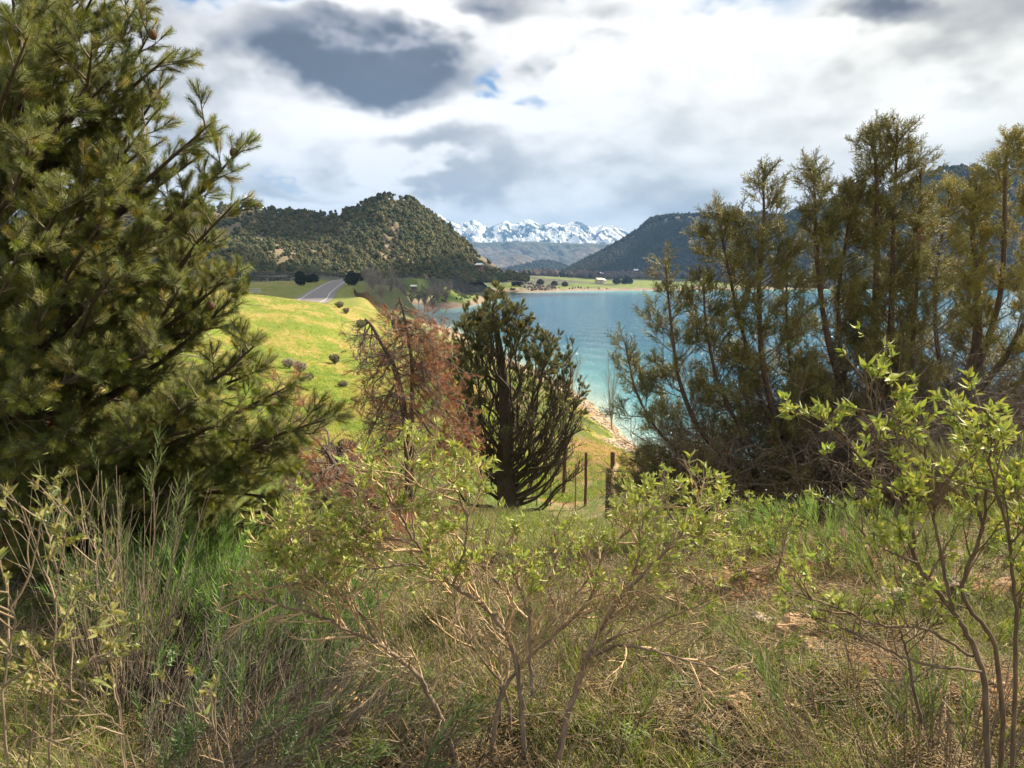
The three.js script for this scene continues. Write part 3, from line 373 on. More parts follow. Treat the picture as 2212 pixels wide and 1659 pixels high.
const leafClump = (() => { const b = new Buf(), rand = rng(3); for (let i = 0; i < 26; i++) { const d = V(rand() - 0.5, rand() - 0.3, rand() - 0.5).normalize(), s = perp(d, rand), k = 0.7 + 0.6 * rand(); b.blade(V((rand() - 0.5) * 0.9, rand() * 0.9, (rand() - 0.5) * 0.9), d, s, 0.75, 0.34, 0, [k, k, k], 2); } return b.geo(); })();
const jg = [0.035, 0.048, 0.022];
farTree('roadside_juniper', 'leaning dark juniper lowest of those left of the road', 650, 613.5, 330, 6.2, 3.6, 1, jg); farTree('roadside_juniper', 'upright dark juniper above the leaning one left of the road', 645, 607, 360, 5.5, 2.8, 2, jg);
farTree('roadside_juniper', 'small round juniper second from the road on its left', 667.5, 607.5, 370, 4.0, 3.6, 3, jg); farTree('roadside_juniper', 'round dark juniper nearest the road on its left', 677.5, 607.5, 375, 4.4, 4.4, 4, jg);
farTree('roadside_juniper', 'tall dark juniper right of the road bend', 760, 614.5, 340, 6.4, 4.6, 5, jg); farTree('roadside_juniper', 'low spreading juniper behind the tall one right of the road bend', 774, 609, 400, 4.6, 7, 6, jg);
farTree('bright_willow', 'yellow green budding willow beside the left pine', 515, 606, 235, 8.2, 5.5, 8, [0.17, 0.20, 0.02]); farTree('green_bush', 'olive green bush below the budding willow', 516, 630, 175, 3.4, 4.2, 9, [0.085, 0.085, 0.025]);

function bareTree(name, label, px, py, D, h, w, seed, stems, col, group, up = 1.0) {   // leafless cottonwood: many ascending stems
  const p = at(px, py, D); p.y = Math.max(ground(p.x, p.z), 0.1); const t = base(name, p), rand = rng(seed), tb = new Buf(), bb = new Buf(), thick = D / 270;
  const main = strand(V(0, -0.3, 0), V(0, 1, 0), h * 0.3, 4, rand, 0.08); tb.tube(main, h * (up > 1.2 ? 0.011 : 0.026), h * (up > 1.2 ? 0.008 : 0.018), 6, WHITE); mesh('trunk', tb.geo(), woodMat(col), t);
  for (let i = 0; i < stems; i++) {
    const [q] = on(main, 0.3 + 0.7 * rand()), a = rand() * 6.28, oo = rand(), o = w / h * (0.15 + 0.95 * oo), s = strand(q, V(Math.cos(a) * o, up, Math.sin(a) * o), h * (0.82 - 0.42 * oo * oo) * (0.75 + 0.35 * rand()), 5, rand, 0.13, 0.2); bb.tube(s, h * (up > 1.2 ? 0.005 : 0.009), thick * 0.02, 4, WHITE);
    for (let k = 0; k < 16; k++) { const [q2, tg] = on(s, 0.2 + 0.8 * rand()), d = tg.clone().addScaledVector(perp(tg, rand), 0.55), s2 = strand(q2, d, h * (0.10 + 0.16 * rand()), 3, rand, 0.12, 0.35); bb.tube(s2, thick * 0.035, thick * 0.012, 3, WHITE); for (let j = 0; j < 2; j++) { const [q3, t3] = on(s2, 0.3 + 0.6 * rand()); bb.tube(strand(q3, t3.clone().addScaledVector(perp(t3, rand), 0.6), h * 0.07, 2, rand, 0.1, 0.3), thick * 0.016, thick * 0.008, 3, WHITE); } }
  }
  mesh('branches', bb.geo(), woodMat(col), t, 'stuff'); return put(t, label, 'tree', group);
}
const cw = [0.50, 0.41, 0.36], cwg = 'bare cottonwoods on the left shore';
bareTree('bare_cottonwood', 'wide fan shaped bare cottonwood standing first beyond the fence', 807, 641, 300, 11.5, 9.5, 21, 26, cw, cwg);
bareTree('bare_cottonwood', 'thin pale bare cottonwood right of the fan shaped one, near the fence', 826, 652, 255, 7.5, 4, 22, 14, cw, cwg);
bareTree('bare_cottonwood', 'bare cottonwood with bushy top between the fan shaped one and the white shed', 848, 634, 360, 9.5, 6, 23, 18, cw, cwg);
bareTree('bare_cottonwood', 'narrow upright bare cottonwood just left of the white shed', 874, 632, 380, 9.5, 3.5, 24, 12, cw, cwg);
bareTree('bare_cottonwood', 'tallest dark bare cottonwood right of the white shed', 917, 633, 380, 14.5, 8, 25, 22, [0.34, 0.28, 0.25], cwg);
bareTree('bare_cottonwood', 'low reddish bare thicket at the foot of the tallest cottonwood', 934, 638, 370, 6.5, 5, 26, 16, [0.42, 0.30, 0.25], cwg);
bareTree('bare_cottonwood', 'bushy bare cottonwood right of the tallest one', 945, 632, 400, 11.5, 6, 27, 20, cw, cwg);
bareTree('bare_cottonwood', 'rounded bare cottonwood last of the row towards the water', 963, 632, 410, 10, 6.5, 28, 20, [0.40, 0.31, 0.27], cwg);
[[788, 634, 380, 8], [818, 630, 420, 9], [838, 628, 440, 8], [860, 640, 330, 6], [868, 626, 460, 9], [888, 640, 350, 5], [904, 628, 440, 9], [930, 627, 450, 10], [955, 628, 440, 9], [972, 629, 450, 7], [800, 628, 450, 8], [846, 646, 300, 5]].sort((a, b) => a[0] - b[0]).forEach(([x, y, D, h], i) => bareTree('thicket_cottonwood', 'small pinkish grey bare cottonwood, ' + ['leftmost', 'second', 'third', 'fourth', 'fifth', 'sixth', 'seventh', 'eighth', 'ninth', 'tenth', 'eleventh', 'last'][i] + ' from the left in the shore thicket', x, y, D, h, h * 0.6, 50 + i, 14, i & 1 ? cw : [0.44, 0.34, 0.29], 'thicket of small bare cottonwoods'));
bareTree('bare_cottonwood', 'brown bare tree behind the left pine by the budding willow', 492, 612, 215, 8.5, 7, 29, 20, [0.26, 0.17, 0.13]); bareTree('bare_cottonwood', 'pinkish bare tree at the far left beyond the pine tips', 470, 606, 240, 9.5, 8, 30, 20, [0.27, 0.19, 0.16]);
bareTree('shore_sapling', 'pale leafless sapling with two leaders on the near shore', 1205, 868, 78, 6.8, 3.0, 31, 9, [0.50, 0.42, 0.27], null, 1.4); bareTree('shore_sapling', 'second pale leafless sapling right of the black pinyon', 1236, 850, 84, 7.2, 3.6, 32, 10, [0.50, 0.42, 0.27], null, 1.4); bareTree('shore_sapling', 'thin leafless sapling left of the first juniper', 1322, 905, 66, 8.0, 2.2, 33, 7, [0.36, 0.29, 0.19], null, 1.7);

// small buildings
function house(name, label, px, py, D, w, d, h, roofH, turn, wallC, roofC, open) {
  const p = at(px, py, D); p.y = Math.max(ground(p.x, p.z), p.y - 0.5); const t = base(name, p); t.rotation.y = turn; const wm = new THREE.MeshStandardMaterial({ color: new THREE.Color(...wallC), roughness: 0.85 }), rm = new THREE.MeshStandardMaterial({ color: new THREE.Color(...roofC), roughness: 0.35, metalness: 0.1 }), dk = new THREE.MeshStandardMaterial({ color: new THREE.Color(0.03, 0.03, 0.035), roughness: 0.3 });
  if (open) for (const [x, z] of [[-1, -1], [1, -1], [-1, 1], [1, 1]]) { const o = mesh('post', new THREE.BoxGeometry(0.25, h, 0.25), wm, t); o.position.set(x * w * 0.42, h / 2, z * d * 0.42); } else {
    const o = mesh('wall', new THREE.BoxGeometry(w, h + 1.5, d), wm, t); o.position.y = h / 2 - 0.75;
    for (const x of [-0.28, 0.22]) { const q = mesh('window', new THREE.BoxGeometry(w * 0.16, h * 0.34, 0.08), dk, t); q.position.set(x * w, h * 0.55, d / 2 + 0.02); } const q = mesh('door', new THREE.BoxGeometry(w * 0.1, h * 0.7, 0.08), dk, t); q.position.set(0.02 * w, h * 0.35, d / 2 + 0.03);
  }
  const s = new THREE.Shape([new THREE.Vector2(-d * 0.6, 0), new THREE.Vector2(d * 0.6, 0), new THREE.Vector2(d * 0.6, 0.18), new THREE.Vector2(0, roofH + 0.18), new THREE.Vector2(-d * 0.6, 0.18)]), g = new THREE.ExtrudeGeometry(s, { depth: w * 1.12, bevelEnabled: false }); g.translate(0, 0, -w * 0.56); g.rotateY(Math.PI / 2); const r = mesh('roof', g, rm, t); r.position.y = h;
  return put(t, label, open ? 'shelter' : 'building');
}
const wr = [0.8, 0.8, 0.78];
house('shed', 'small shed with bright white roof among the bare cottonwoods', 894, 624, 420, 3.6, 3, 1.9, 0.8, 0.1, [0.22, 0.16, 0.13], wr);
house('hillside_house', 'house with white roof on the lower right flank of the domed hill', 1036, 580, 740, 7, 6, 4, 2, -0.5, [0.25, 0.14, 0.10], wr);
house('shore_cabin', 'pale cabin under bare trees above the far shore', 1294, 609, 1050, 10, 8, 3.5, 3, 0.5, [0.5, 0.44, 0.36], [0.6, 0.56, 0.5]); house('shore_cabin', 'second smaller pale cabin right of the first above the far shore', 1303, 609, 1060, 6, 6, 3, 2.4, 0.9, [0.5, 0.46, 0.4], wr);
house('valley_house', 'leftmost white roofed house among the valley cottonwoods', 1303, 594, 1800, 22, 12, 4, 4, 0.1, [0.35, 0.3, 0.28], wr); house('valley_house', 'white roofed house on the rise in the middle of the valley trees', 1373, 587, 2000, 14, 10, 4, 4, 0, [0.3, 0.25, 0.22], wr); house('valley_house', 'white roofed house right of the one on the rise', 1383, 588, 2000, 16, 10, 4, 3, 0.2, [0.3, 0.25, 0.22], wr); house('valley_house', 'low house between evergreens left of the lit field', 1446, 608, 1250, 12, 8, 3, 2.5, 0.1, [0.3, 0.22, 0.18], [0.5, 0.46, 0.42]);
[[985, 'first white roofed picnic shelter from the left on the dark meadow'], [1007, 'second white roofed picnic shelter from the left on the dark meadow'], [1034.5, 'third white roofed picnic shelter from the left on the dark meadow'], [1060, 'fourth white roofed picnic shelter from the left on the dark meadow']].forEach(([x, l], i) => house('picnic_shelter', l, x - 20 + i * 2, 607.5, 800, 6.5, 5, 2.6, 1.2, 0.3 - i * 0.2, [0.3, 0.22, 0.16], wr, true));
// valley trees
[[1033, 611, 780, 6, 6, 'pair of dark round trees left on the far shore meadow, the left one'], [1047, 610.5, 790, 5, 5, 'dark round tree right beside the pair on the far shore meadow'], [1128, 609, 930, 7, 6, 'dark tree left of the pale cabins'], [1141, 608, 930, 8, 7, 'dark tree just right of the cabins'], [1192, 611, 1000, 8, 9, 'largest dark tree on the meadow right of the cabins'], [1226, 611, 1020, 7, 8, 'dark shrubby tree in the middle of the far shore meadow'], [1252, 611, 1030, 7, 8, 'dark tree second right of the meadow middle'], [1322, 607, 1200, 12, 10, 'tall dark evergreen above the middle of the far shore'], [1362, 607, 1200, 11, 12, 'broad evergreen in the clump left of the lit field'], [1380, 607, 1200, 10, 7, 'narrow evergreen in the clump left of the lit field'], [1392, 608, 1200, 11, 10, 'rightmost evergreen of the clump left of the lit field'], [1476, 609, 1180, 7, 6, 'left of two lone trees on the lit field'], [1489, 609, 1180, 7, 8, 'right of two lone trees on the lit field']].forEach(([x, y, D, h, w, l], i) => farTree('valley_tree', l, x * 0.885 + 1106 * 0.115 + (x < 1300 ? -15 : 0), y, D, h, w, 40 + i, [0.028, 0.038, 0.026]));
{ // leafless grove along the valley floor
  const rand = rng(90), m = lumps.map(() => new Many()), g = base('cottonwood_grove');
  for (let i = 0; i < 1500; i++) { const px = 1110 + rand() * 520, D = lerp(1500, 2300, rand()), x = (px - 1106) / FOC * D, h = ground(x, -D); if (fbm2(x * 0.006, D * 0.006, 2) < -0.12) continue; const s = 5 + rand() * 6; m[i & 3].add(V(x, h - 1, -D), UPV, rand() * 6, s, rand() < 0.14 ? tint([0.035, 0.045, 0.035], rand) : tint([0.15, 0.115, 0.105], rand, 0.2), s * (0.9 + 0.5 * rand())); }
  for (let i = 0; i < 900; i++) { const px = 985 + rand() * 330, D = lerp(770, 1000, rand()), x = (px - 1106) / FOC * D, h = ground(x, -D); if (h < 1.2 || fbm2(x * 0.02, D * 0.02, 2) < 0.05) continue; const s = 0.8 + rand() * 1.6; m[i & 3].add(V(x, h - 0.2, -D), UPV, rand() * 6, s, tint([0.19, 0.14, 0.12], rand, 0.2), s * 1.3); }
  m.forEach((k, i) => k.build('tree_mass', lumps[i], woodGreen, g)); put(g, 'purplish leafless cottonwood groves along the valley floor', 'grove', null, 'stuff');
}
// sagebrush on the green slope
function sage(label, px, py, D, w, h, seed, col, lean = 0) {
  const p = at(px, py, D); p.y = ground(p.x, p.z); const t = base('sagebrush', p), rand = rng(seed), b = new Buf(), m = new Many(); for (let i = 0; i < 70; i++) { const a = rand() * 6.28, o = Math.sqrt(rand()) * w * 0.5, s = strand(V(0, -0.05, 0), V(Math.cos(a) * o + lean, h * 0.8, Math.sin(a) * o), h * (0.8 + 0.5 * rand()), 4, rand, 0.2, 0.4); b.tube(s, 0.014, 0.007, 3, WHITE); for (let k = 0; k < 7; k++) { const [q, tg] = on(s, 0.4 + 0.6 * rand()); m.add(q, tg.addScaledVector(perp(tg, rand), 0.7).normalize(), rand() * 6, h * 0.11 * (0.6 + rand()), tint(col, rand, 0.3)); } }
  mesh('stems', b.geo(), woodMat([0.42, 0.36, 0.29]), t, 'stuff'); m.build('foliage', leafClump, dryMat, t); put(t, label, 'shrub', 'sagebrush on the green slope');
}
const sg = [0.27, 0.25, 0.16], sp = [0.46, 0.40, 0.31];
sage('pale bleached sagebrush, upper half of the largest clump on the slope', 624, 752, 70, 1.3, 0.9, 1, sp, -0.3); sage('pale sagebrush forming the lower right of the largest clump', 646, 768, 68, 1.5, 1.0, 2, sp); sage('small dark sagebrush just below the largest clump', 668, 795, 64, 0.9, 0.6, 3, sg); sage('grey sagebrush alone in the upper right of the slope', 722, 735, 78, 1.6, 0.9, 4, sg); sage('flat grey sagebrush halfway down the right of the slope', 740, 790, 64, 1.8, 0.6, 5, sg);
sage('small sagebrush nearest below the road edge', 733, 668, 128, 1.8, 1.0, 6, sg); sage('small sagebrush right of the one nearest the road', 748, 675, 122, 1.5, 0.9, 7, sg); sage('grey sagebrush by the fence below the road', 778, 683, 112, 2.6, 1.1, 8, sg); sage('twiggy brown bush at the bottom of the green slope', 738, 968, 27, 1.3, 1.2, 9, [0.2, 0.15, 0.09]);
sage('dark bush against the fence left of the dead pine top', 862, 690, 120, 3.0, 2.2, 10, [0.07, 0.08, 0.03]); sage('brown bush below the fence behind the dead pine', 835, 760, 80, 2.4, 1.4, 11, sg);
console.log('middle distance done');
// ---------------------------------------------------------------- the near trees
const darkBark = woodMat([0.10, 0.072, 0.052]), greyBark = woodMat([0.25, 0.20, 0.155]), twigGrey = woodMat([0.30, 0.25, 0.20]);
{ // the big pinyon filling the left edge
  const rand = rng(101), foot = V(-3.85, 0, -4.9); foot.y = ground(foot.x, foot.z); const t = base('pinyon_pine', foot), L = (v) => v.clone().sub(foot), wood = new Buf(), twigs = new Buf(), dead = new Buf(), trunkB = new Buf(), sh = pineShoots.map(() => new Many()), red = new Many();
  const trunk = smooth([V(0, -0.2, 0), V(0.1, 1, 0.1), V(-0.05, 2.4, 0), V(0.1, 4, -0.1), V(0, 5.6, 0), V(0.05, 7.2, 0)], 20); trunkB.tube(trunk, 0.2, 0.03, 10, WHITE); mesh('trunk', trunkB.geo(), darkBark, t);
  const green = [0.155, 0.175, 0.014], yel = [0.26, 0.22, 0.02];
  const shoot = (p, d, s = 1) => { const c = tint(rand() < 0.1 ? yel : green, rand, 0.3); sh[Math.floor(rand() * 3)].add(p, d, rand() * 6, s * (0.85 + 0.35 * rand()), c); };
  function limb(e, depthSag, dens = 1, bare = 0) {
    const y = clamp(e.y - 0.25 * Math.hypot(e.x, e.z) + (rand() - 0.5) * 0.3, 0.25, 6.6), [o] = on(trunk, (y + 0.2) / 7.4), br = reach(o, e, 9, rand, depthSag, 0.05), len = o.distanceTo(e); wood.tube(br, 0.014 + len * 0.014, 0.004, 6, WHITE, [1.2, 1.1, 1]);
    const n = Math.round(len / 0.085 * dens);
    for (let i = 0; i < n; i++) {
      const f = 0.22 + 0.78 * (i + rand()) / n, [q, tg] = on(br, f), side = perp(tg, rand); side.y = side.y * 0.5 + 0.12; const d = tg.clone().multiplyScalar(0.75).addScaledVector(side, 0.85).normalize(), l2 = (0.13 + 0.34 * rand()) * (1.15 - 0.85 * f) * clamp(len / 1.8, 0.6, 1.15), s2 = strand(q, d, l2, 5, rand, 0.12, 0.25);
      const isDead = f < 0.5 && rand() < 0.72 + bare; (isDead ? dead : twigs).tube(s2, 0.0055, 0.002, 4, WHITE);
      const m = Math.max(2, Math.round(l2 / 0.036));
      for (let k = 0; k < m; k++) {
        const f3 = 0.2 + 0.8 * (k + 0.5) / m, [q3, t3] = on(s2, f3), d3 = t3.clone().multiplyScalar(0.8).addScaledVector(perp(t3, rand), 0.75).add(V(0, 0.16, 0)).normalize(), l3 = 0.035 + 0.06 * rand();
        const s3 = strand(q3, d3, l3, 2, rand, 0.12, 0.15); (isDead ? dead : twigs).tube(s3, 0.0028, 0.0014, 3, WHITE);
        if (isDead) { if (rand() < 0.06) red.add(q3, d3, rand() * 6, 0.8, tint([0.30, 0.10, 0.03], rand)); continue; }
        shoot(s3[1], s3[2].clone().sub(s3[1]).normalize()); if (rand() < 0.5) shoot(q3, d3, 0.9);
      }
      if (!isDead) { const [q4, t4] = on(s2, 0.96); shoot(q4, t4, 1.1); }
    }
    const [q5, t5] = on(br, 0.985); shoot(q5, t5, 1.2);
  }
  const tips = [[300, 5, 4.2], [330, 60, 4.1], [356, 128, 4.0], [352, 185, 4.1], [290, 235, 4.3], [452, 270, 3.9], [515, 325, 3.8], [420, 345, 4.2], [500, 447, 3.8], [440, 440, 4.3], [455, 505, 4.2], [492, 600, 3.9], [495, 650, 3.9], [470, 690, 4.1], [482, 705, 3.9], [556, 742, 3.7], [632, 830, 3.6], [560, 800, 3.9], [704, 905, 3.55], [680, 935, 3.8], [640, 1010, 4.0], [600, 960, 3.7], [726, 1098, 4.4], [690, 1120, 4.8], [620, 1170, 4.6], [540, 1130, 4.0],
    [300, 330, 3.6], [200, 100, 3.6], [150, 235, 3.4], [230, 180, 3.9], [250, 590, 3.4], [350, 745, 3.3], [430, 860, 3.3], [480, 920, 3.5], [300, 960, 3.4], [140, 430, 3.3], [200, 800, 3.3], [90, 640, 3.2], [120, 960, 3.4], [60, 80, 3.3], [70, 300, 3.2], [390, 620, 3.6], [330, 480, 3.6], [440, 1050, 3.7], [250, 420, 3.5], [330, 250, 4.0], [50, 520, 3.1], [60, 850, 3.2], [200, 1080, 3.5], [340, 1130, 3.7], [100, 180, 4.2], [220, 300, 4.6], [300, 540, 4.8], [350, 660, 4.9], [400, 800, 4.8], [280, 860, 4.7], [450, 990, 4.6], [330, 1040, 4.9], [500, 1080, 5.0], [180, 700, 4.6], [120, 30, 4.4], [230, 20, 4.5], [30, 200, 3.6], [160, 560, 3.9], [40, 1020, 3.5], [270, 1180, 4.3], [450, 1190, 4.6], [120, 1150, 3.9], [390, 540, 4.4], [420, 720, 4.2], [560, 1040, 3.7], [480, 1150, 3.8], [620, 1080, 4.0], [380, 1205, 3.8], [250, 1120, 3.5], [520, 1215, 4.2], [655, 1140, 4.4], [150, 1230, 3.6], [60, 20, 3.6], [150, 60, 4.0], [20, -60, 4.0], [120, -40, 3.8], [210, -30, 4.2], [250, 60, 4.4], [180, 0, 4.6], [90, 130, 3.6], [560, 1180, 4.6], [420, 1130, 4.2], [300, 1230, 4.2]];
  tips.forEach((a) => limb(L(at(...a)), 0.02 + (a[1] > 700 ? -0.03 : 0.04), 1));
  for (let i = 0; i < 18; i++) { const a = R(60 + 260 * rand()), h = 0.5 + 6.4 * rand(), r = (0.5 + 1.7 * rand()) * (1 - 0.6 * (h / 7.5)); limb(V(Math.sin(a) * r, h + 0.4, Math.cos(a) * r), 0.03, 0.8); }
  for (let i = 0; i < 150; i++) { const [o] = on(trunk, 0.05 + 0.42 * rand()), a = R(20 + 140 * rand()), s = strand(o, V(Math.sin(a), (rand() - 0.45) * 0.7, Math.cos(a) * 0.7), 0.7 + 1.3 * rand(), 8, rand, 0.16, -0.1); dead.tube(s, 0.009, 0.0025, 4, WHITE); for (let k = 0; k < 9; k++) { const [q, tg] = on(s, 0.3 + 0.7 * rand()), s2 = strand(q, tg.clone().addScaledVector(perp(tg, rand), 0.9), 0.12 + 0.3 * rand(), 4, rand, 0.2); dead.tube(s2, 0.0038, 0.0014, 3, WHITE); } }
  const bo = mesh('branches', wood.geo(), darkBark, t, 'stuff'); mesh('twigs', twigs.geo(), greyBark, bo, 'stuff'); mesh('dead_twigs', dead.geo(), twigGrey, bo, 'stuff'); sh.forEach((m, i) => m.build('needles', pineShoots[i], pineMat, bo)); red.build('dead_needles', dryShoot[0], dryMat, bo);
  const cone = new THREE.IcosahedronGeometry(0.022, 1); [[505, 330], [330, 75], [385, 640], [250, 380], [455, 660]].forEach(([x, y]) => { const o = mesh('cone', cone, woodMat([0.16, 0.08, 0.04]), t); o.position.copy(L(at(x, y, 3.85))); o.scale.set(1, 1.25, 1); });
  put(t, 'large green pinyon pine with dense needles filling the left edge', 'tree');
  console.log('pine', sh.reduce((a, m) => a + m.m.length, 0));
}
{ // the dark multi-stemmed pinyon in the middle
  const rand = rng(202), D = 14, foot = at(1100, 1106, D); foot.y = ground(foot.x, foot.z); const t = base('pinyon_pine', foot), W = (px, py, d = D) => at(px, py, d).sub(foot), tb = new Buf(), wood = new Buf(), tw = new Buf(), tu = pineTufts.map(() => new Many());
  const trunk = smooth([V(0, -0.3, 0), W(1096, 1080), W(1090, 1010), W(1094, 920), W(1088, 840), W(1080, 760), W(1068, 690), W(1064, 660)], 24); tb.tube(trunk, 0.24, 0.012, 10, WHITE); mesh('trunk', tb.geo(), darkBark, t);
  const green = [0.12, 0.125, 0.024], tuft = (p, d, s) => tu[rand() < 0.5 ? 0 : 1].add(p, d, rand() * 6, s, tint(rand() < 0.3 ? [0.2, 0.17, 0.035] : green, rand, 0.25));
  function limb(from, e, r0, leafy, bow) {
    const [o] = on(trunk, from), c = o.clone().lerp(e, 0.5).add(V((e.x - o.x) * bow, -Math.abs(e.y - o.y) * bow * 0.6, 0)), j = () => (rand() - 0.5) * 0.32, br = smooth([o, o.clone().lerp(c, 0.5).add(V(j(), j() * 0.5, j())), c.add(V(j(), j(), j())), c.clone().lerp(e, 0.55).add(V(j(), j() * 0.6, j())), e], 16), len = o.distanceTo(e); wood.tube(br, r0 * (0.7 + 0.6 * rand()), 0.008, 6, WHITE);
    const n = Math.round(len / 0.15);
    for (let i = 0; i < n; i++) {
      const f = 0.35 + 0.65 * (i + rand()) / n, [q, tg] = on(br, f), d = tg.clone().addScaledVector(perp(tg, rand), 0.75).add(V(0, 0.25, 0)).normalize(), l2 = (0.18 + 0.4 * rand()) * (1.25 - 0.5 * f), s2 = strand(q, d, l2, 5, rand, 0.16, 0.35); tw.tube(s2, 0.009, 0.0035, 4, WHITE);
      for (let k = 0; k < 7; k++) { const [q3, t3] = on(s2, 0.3 + 0.7 * rand()), s3 = strand(q3, t3.clone().addScaledVector(perp(t3, rand), 0.8).add(V(0, 0.2, 0)), 0.08 + 0.16 * rand(), 3, rand, 0.2, 0.3); tw.tube(s3, 0.005, 0.0025, 3, WHITE); if (rand() < leafy * sstep(0.5, 0.85, f)) for (let j = 0; j < 3; j++) tuft(s3[3 - (j & 1)], s3[3].clone().sub(s3[2]).addScaledVector(perp(t3, rand), j ? 0.05 : 0).normalize(), 0.8 + 0.5 * rand()); }
    }
  }
  const up = [[1064, 662, 0.82], [1038, 682, 0.8], [1092, 682, 0.8], [1020, 695, 0.72], [1110, 690, 0.76], [1005, 715, 0.62], [1132, 705, 0.68], [1000, 745, 0.5], [992, 770, 0.4], [1120, 735, 0.66], [1050, 690, 0.8], [1080, 690, 0.8], [1178, 745, 0.55], [1192, 765, 0.5], [1160, 755, 0.5], [1205, 790, 0.4], [1030, 740, 0.6], [1140, 780, 0.5], [1012, 800, 0.4], [985, 790, 0.34], [1060, 730, 0.7]];
  up.forEach(([x, y, f], i) => limb(f * 0.62, W(x, y, D + (rand() - 0.5) * 2.6), 0.04, 0.42, 0.16));
  const low = [[1200, 840, 0.25], [1215, 870, 0.2], [1235, 880, 0.2], [1250, 905, 0.14], [1262, 925, 0.12], [1215, 930, 0.14], [1240, 975, 0.1], [1190, 900, 0.22], [960, 820, 0.26, 0.3], [945, 860, 0.2, 0.2], [975, 900, 0.18], [985, 860, 0.25], [1010, 830, 0.3], [1170, 820, 0.3], [1150, 850, 0.3], [1010, 960, 0.1], [1200, 1000, 0.07], [1265, 1010, 0.08], [1225, 1040, 0.06], [970, 1040, 0.06], [1180, 950, 0.15], [1000, 900, 0.2], [1240, 860, 0.18, 0.15], [1255, 850, 0.2, 0.1], [1030, 870, 0.3], [1140, 900, 0.2], [1130, 820, 0.35]];
  for (let i = 0; i < 16; i++) limb(0.06 + 0.28 * rand(), W(990 + 250 * rand(), 830 + 130 * rand(), D + (rand() - 0.5) * 3), 0.025, 0.02, 0.12);
  low.forEach(([x, y, f, l]) => limb(f, W(x, y, D + (rand() - 0.5) * 2.4), 0.038, l ?? 0.02, 0.16));
  for (let i = 0; i < 6; i++) limb(0.05 + 0.3 * rand(), W(1000 + 230 * rand(), 760 + 180 * rand(), D + (rand() - 0.5) * 3.4), 0.05, rand() < 0.3 ? 0.4 : 0.04, 0.25);
  const bo = mesh('branches', wood.geo(), darkBark, t, 'stuff'); mesh('twigs', tw.geo(), darkBark, bo, 'stuff'); tu.forEach((m, i) => m.build('needles', pineTufts[i], pineMat, bo));
  put(t, 'dark pinyon with many black ascending stems in front of the lake', 'tree');
}
function deadPine(name, label, D, footP, trunks, limbs, seed, redness) {
  const rand = rng(seed), foot = at(...footP, D); foot.y = ground(foot.x, foot.z); const t = base(name, foot), W = (px, py, d = D) => at(px, py, d).sub(foot), tb = new Buf(), wood = new Buf(), tw = new Buf(), nd = new Many(), tk = trunks.map((a) => smooth([V(0, -0.2, 0), ...a.map(([x, y]) => W(x, y))], 22));
  tk.forEach((p, i) => tb.tube(p, i ? 0.05 : 0.075, 0.012, 9, WHITE)); mesh('trunk', tb.geo(), woodMat([0.17, 0.12, 0.09]), t);
  const limb = (k, f, e, red) => {
    const [o] = on(tk[k], f), br = reach(o, e, 9, rand, -0.16 * rand() + 0.03, 0.09), len = o.distanceTo(e); wood.tube(br, 0.008 + len * 0.007, 0.003, 5, WHITE);
    const n = Math.round(len / 0.07); for (let i = 0; i < n; i++) {
      const g = 0.15 + 0.85 * (i + rand()) / n, [q, tg] = on(br, g), d = tg.clone().addScaledVector(perp(tg, rand), 0.8).add(V(0, -0.45 * rand(), 0)).normalize(), l2 = (0.10 + 0.34 * rand()) * (1.15 - 0.5 * g), s2 = strand(q, d, l2, 5, rand, 0.26, -0.45 * rand()); tw.tube(s2, 0.006, 0.0022, 3, WHITE);
      for (let j = 0; j < 7; j++) { const [q3, t3] = on(s2, 0.25 + 0.75 * rand()), s3 = strand(q3, t3.clone().multiplyScalar(0.5).addScaledVector(perp(t3, rand), 0.9), 0.04 + 0.10 * rand(), 3, rand, 0.4, 0); tw.tube(s3, 0.0034, 0.0016, 3, WHITE); if (rand() < 0.55 * red * sstep(0.1, 0.5, g)) nd.add(s3[2], s3[3].clone().sub(s3[2]).normalize(), rand() * 6, 0.85 + 0.4 * rand(), tint([0.36, 0.16, 0.085], rand, 0.35)); }
    }
  };
  limbs.forEach(([k, f, x, y, dd, red]) => limb(k, f, W(x, y, D + dd), red * redness)); for (let i = 0; i < 64; i++) { const k = Math.floor(rand() * tk.length), f = 0.1 + 0.7 * rand(), [o] = on(tk[k], f), a = rand() * 6.28, r = (0.3 + 0.65 * rand()) * (1.15 - 0.8 * f); limb(k, f, o.clone().add(V(Math.cos(a) * r, -0.05 + 0.2 * (rand() - 0.5), Math.sin(a) * r)), (Math.cos(a) > -0.3 ? 0.6 : 0.2) * redness); }
  const bo = mesh('branches', wood.geo(), woodMat([0.21, 0.16, 0.13]), t, 'stuff'); mesh('twigs', tw.geo(), woodMat([0.38, 0.30, 0.25]), bo, 'stuff'); nd.build('dead_needles', dryShoot[0], dryMat, bo); put(t, label, 'tree');
}
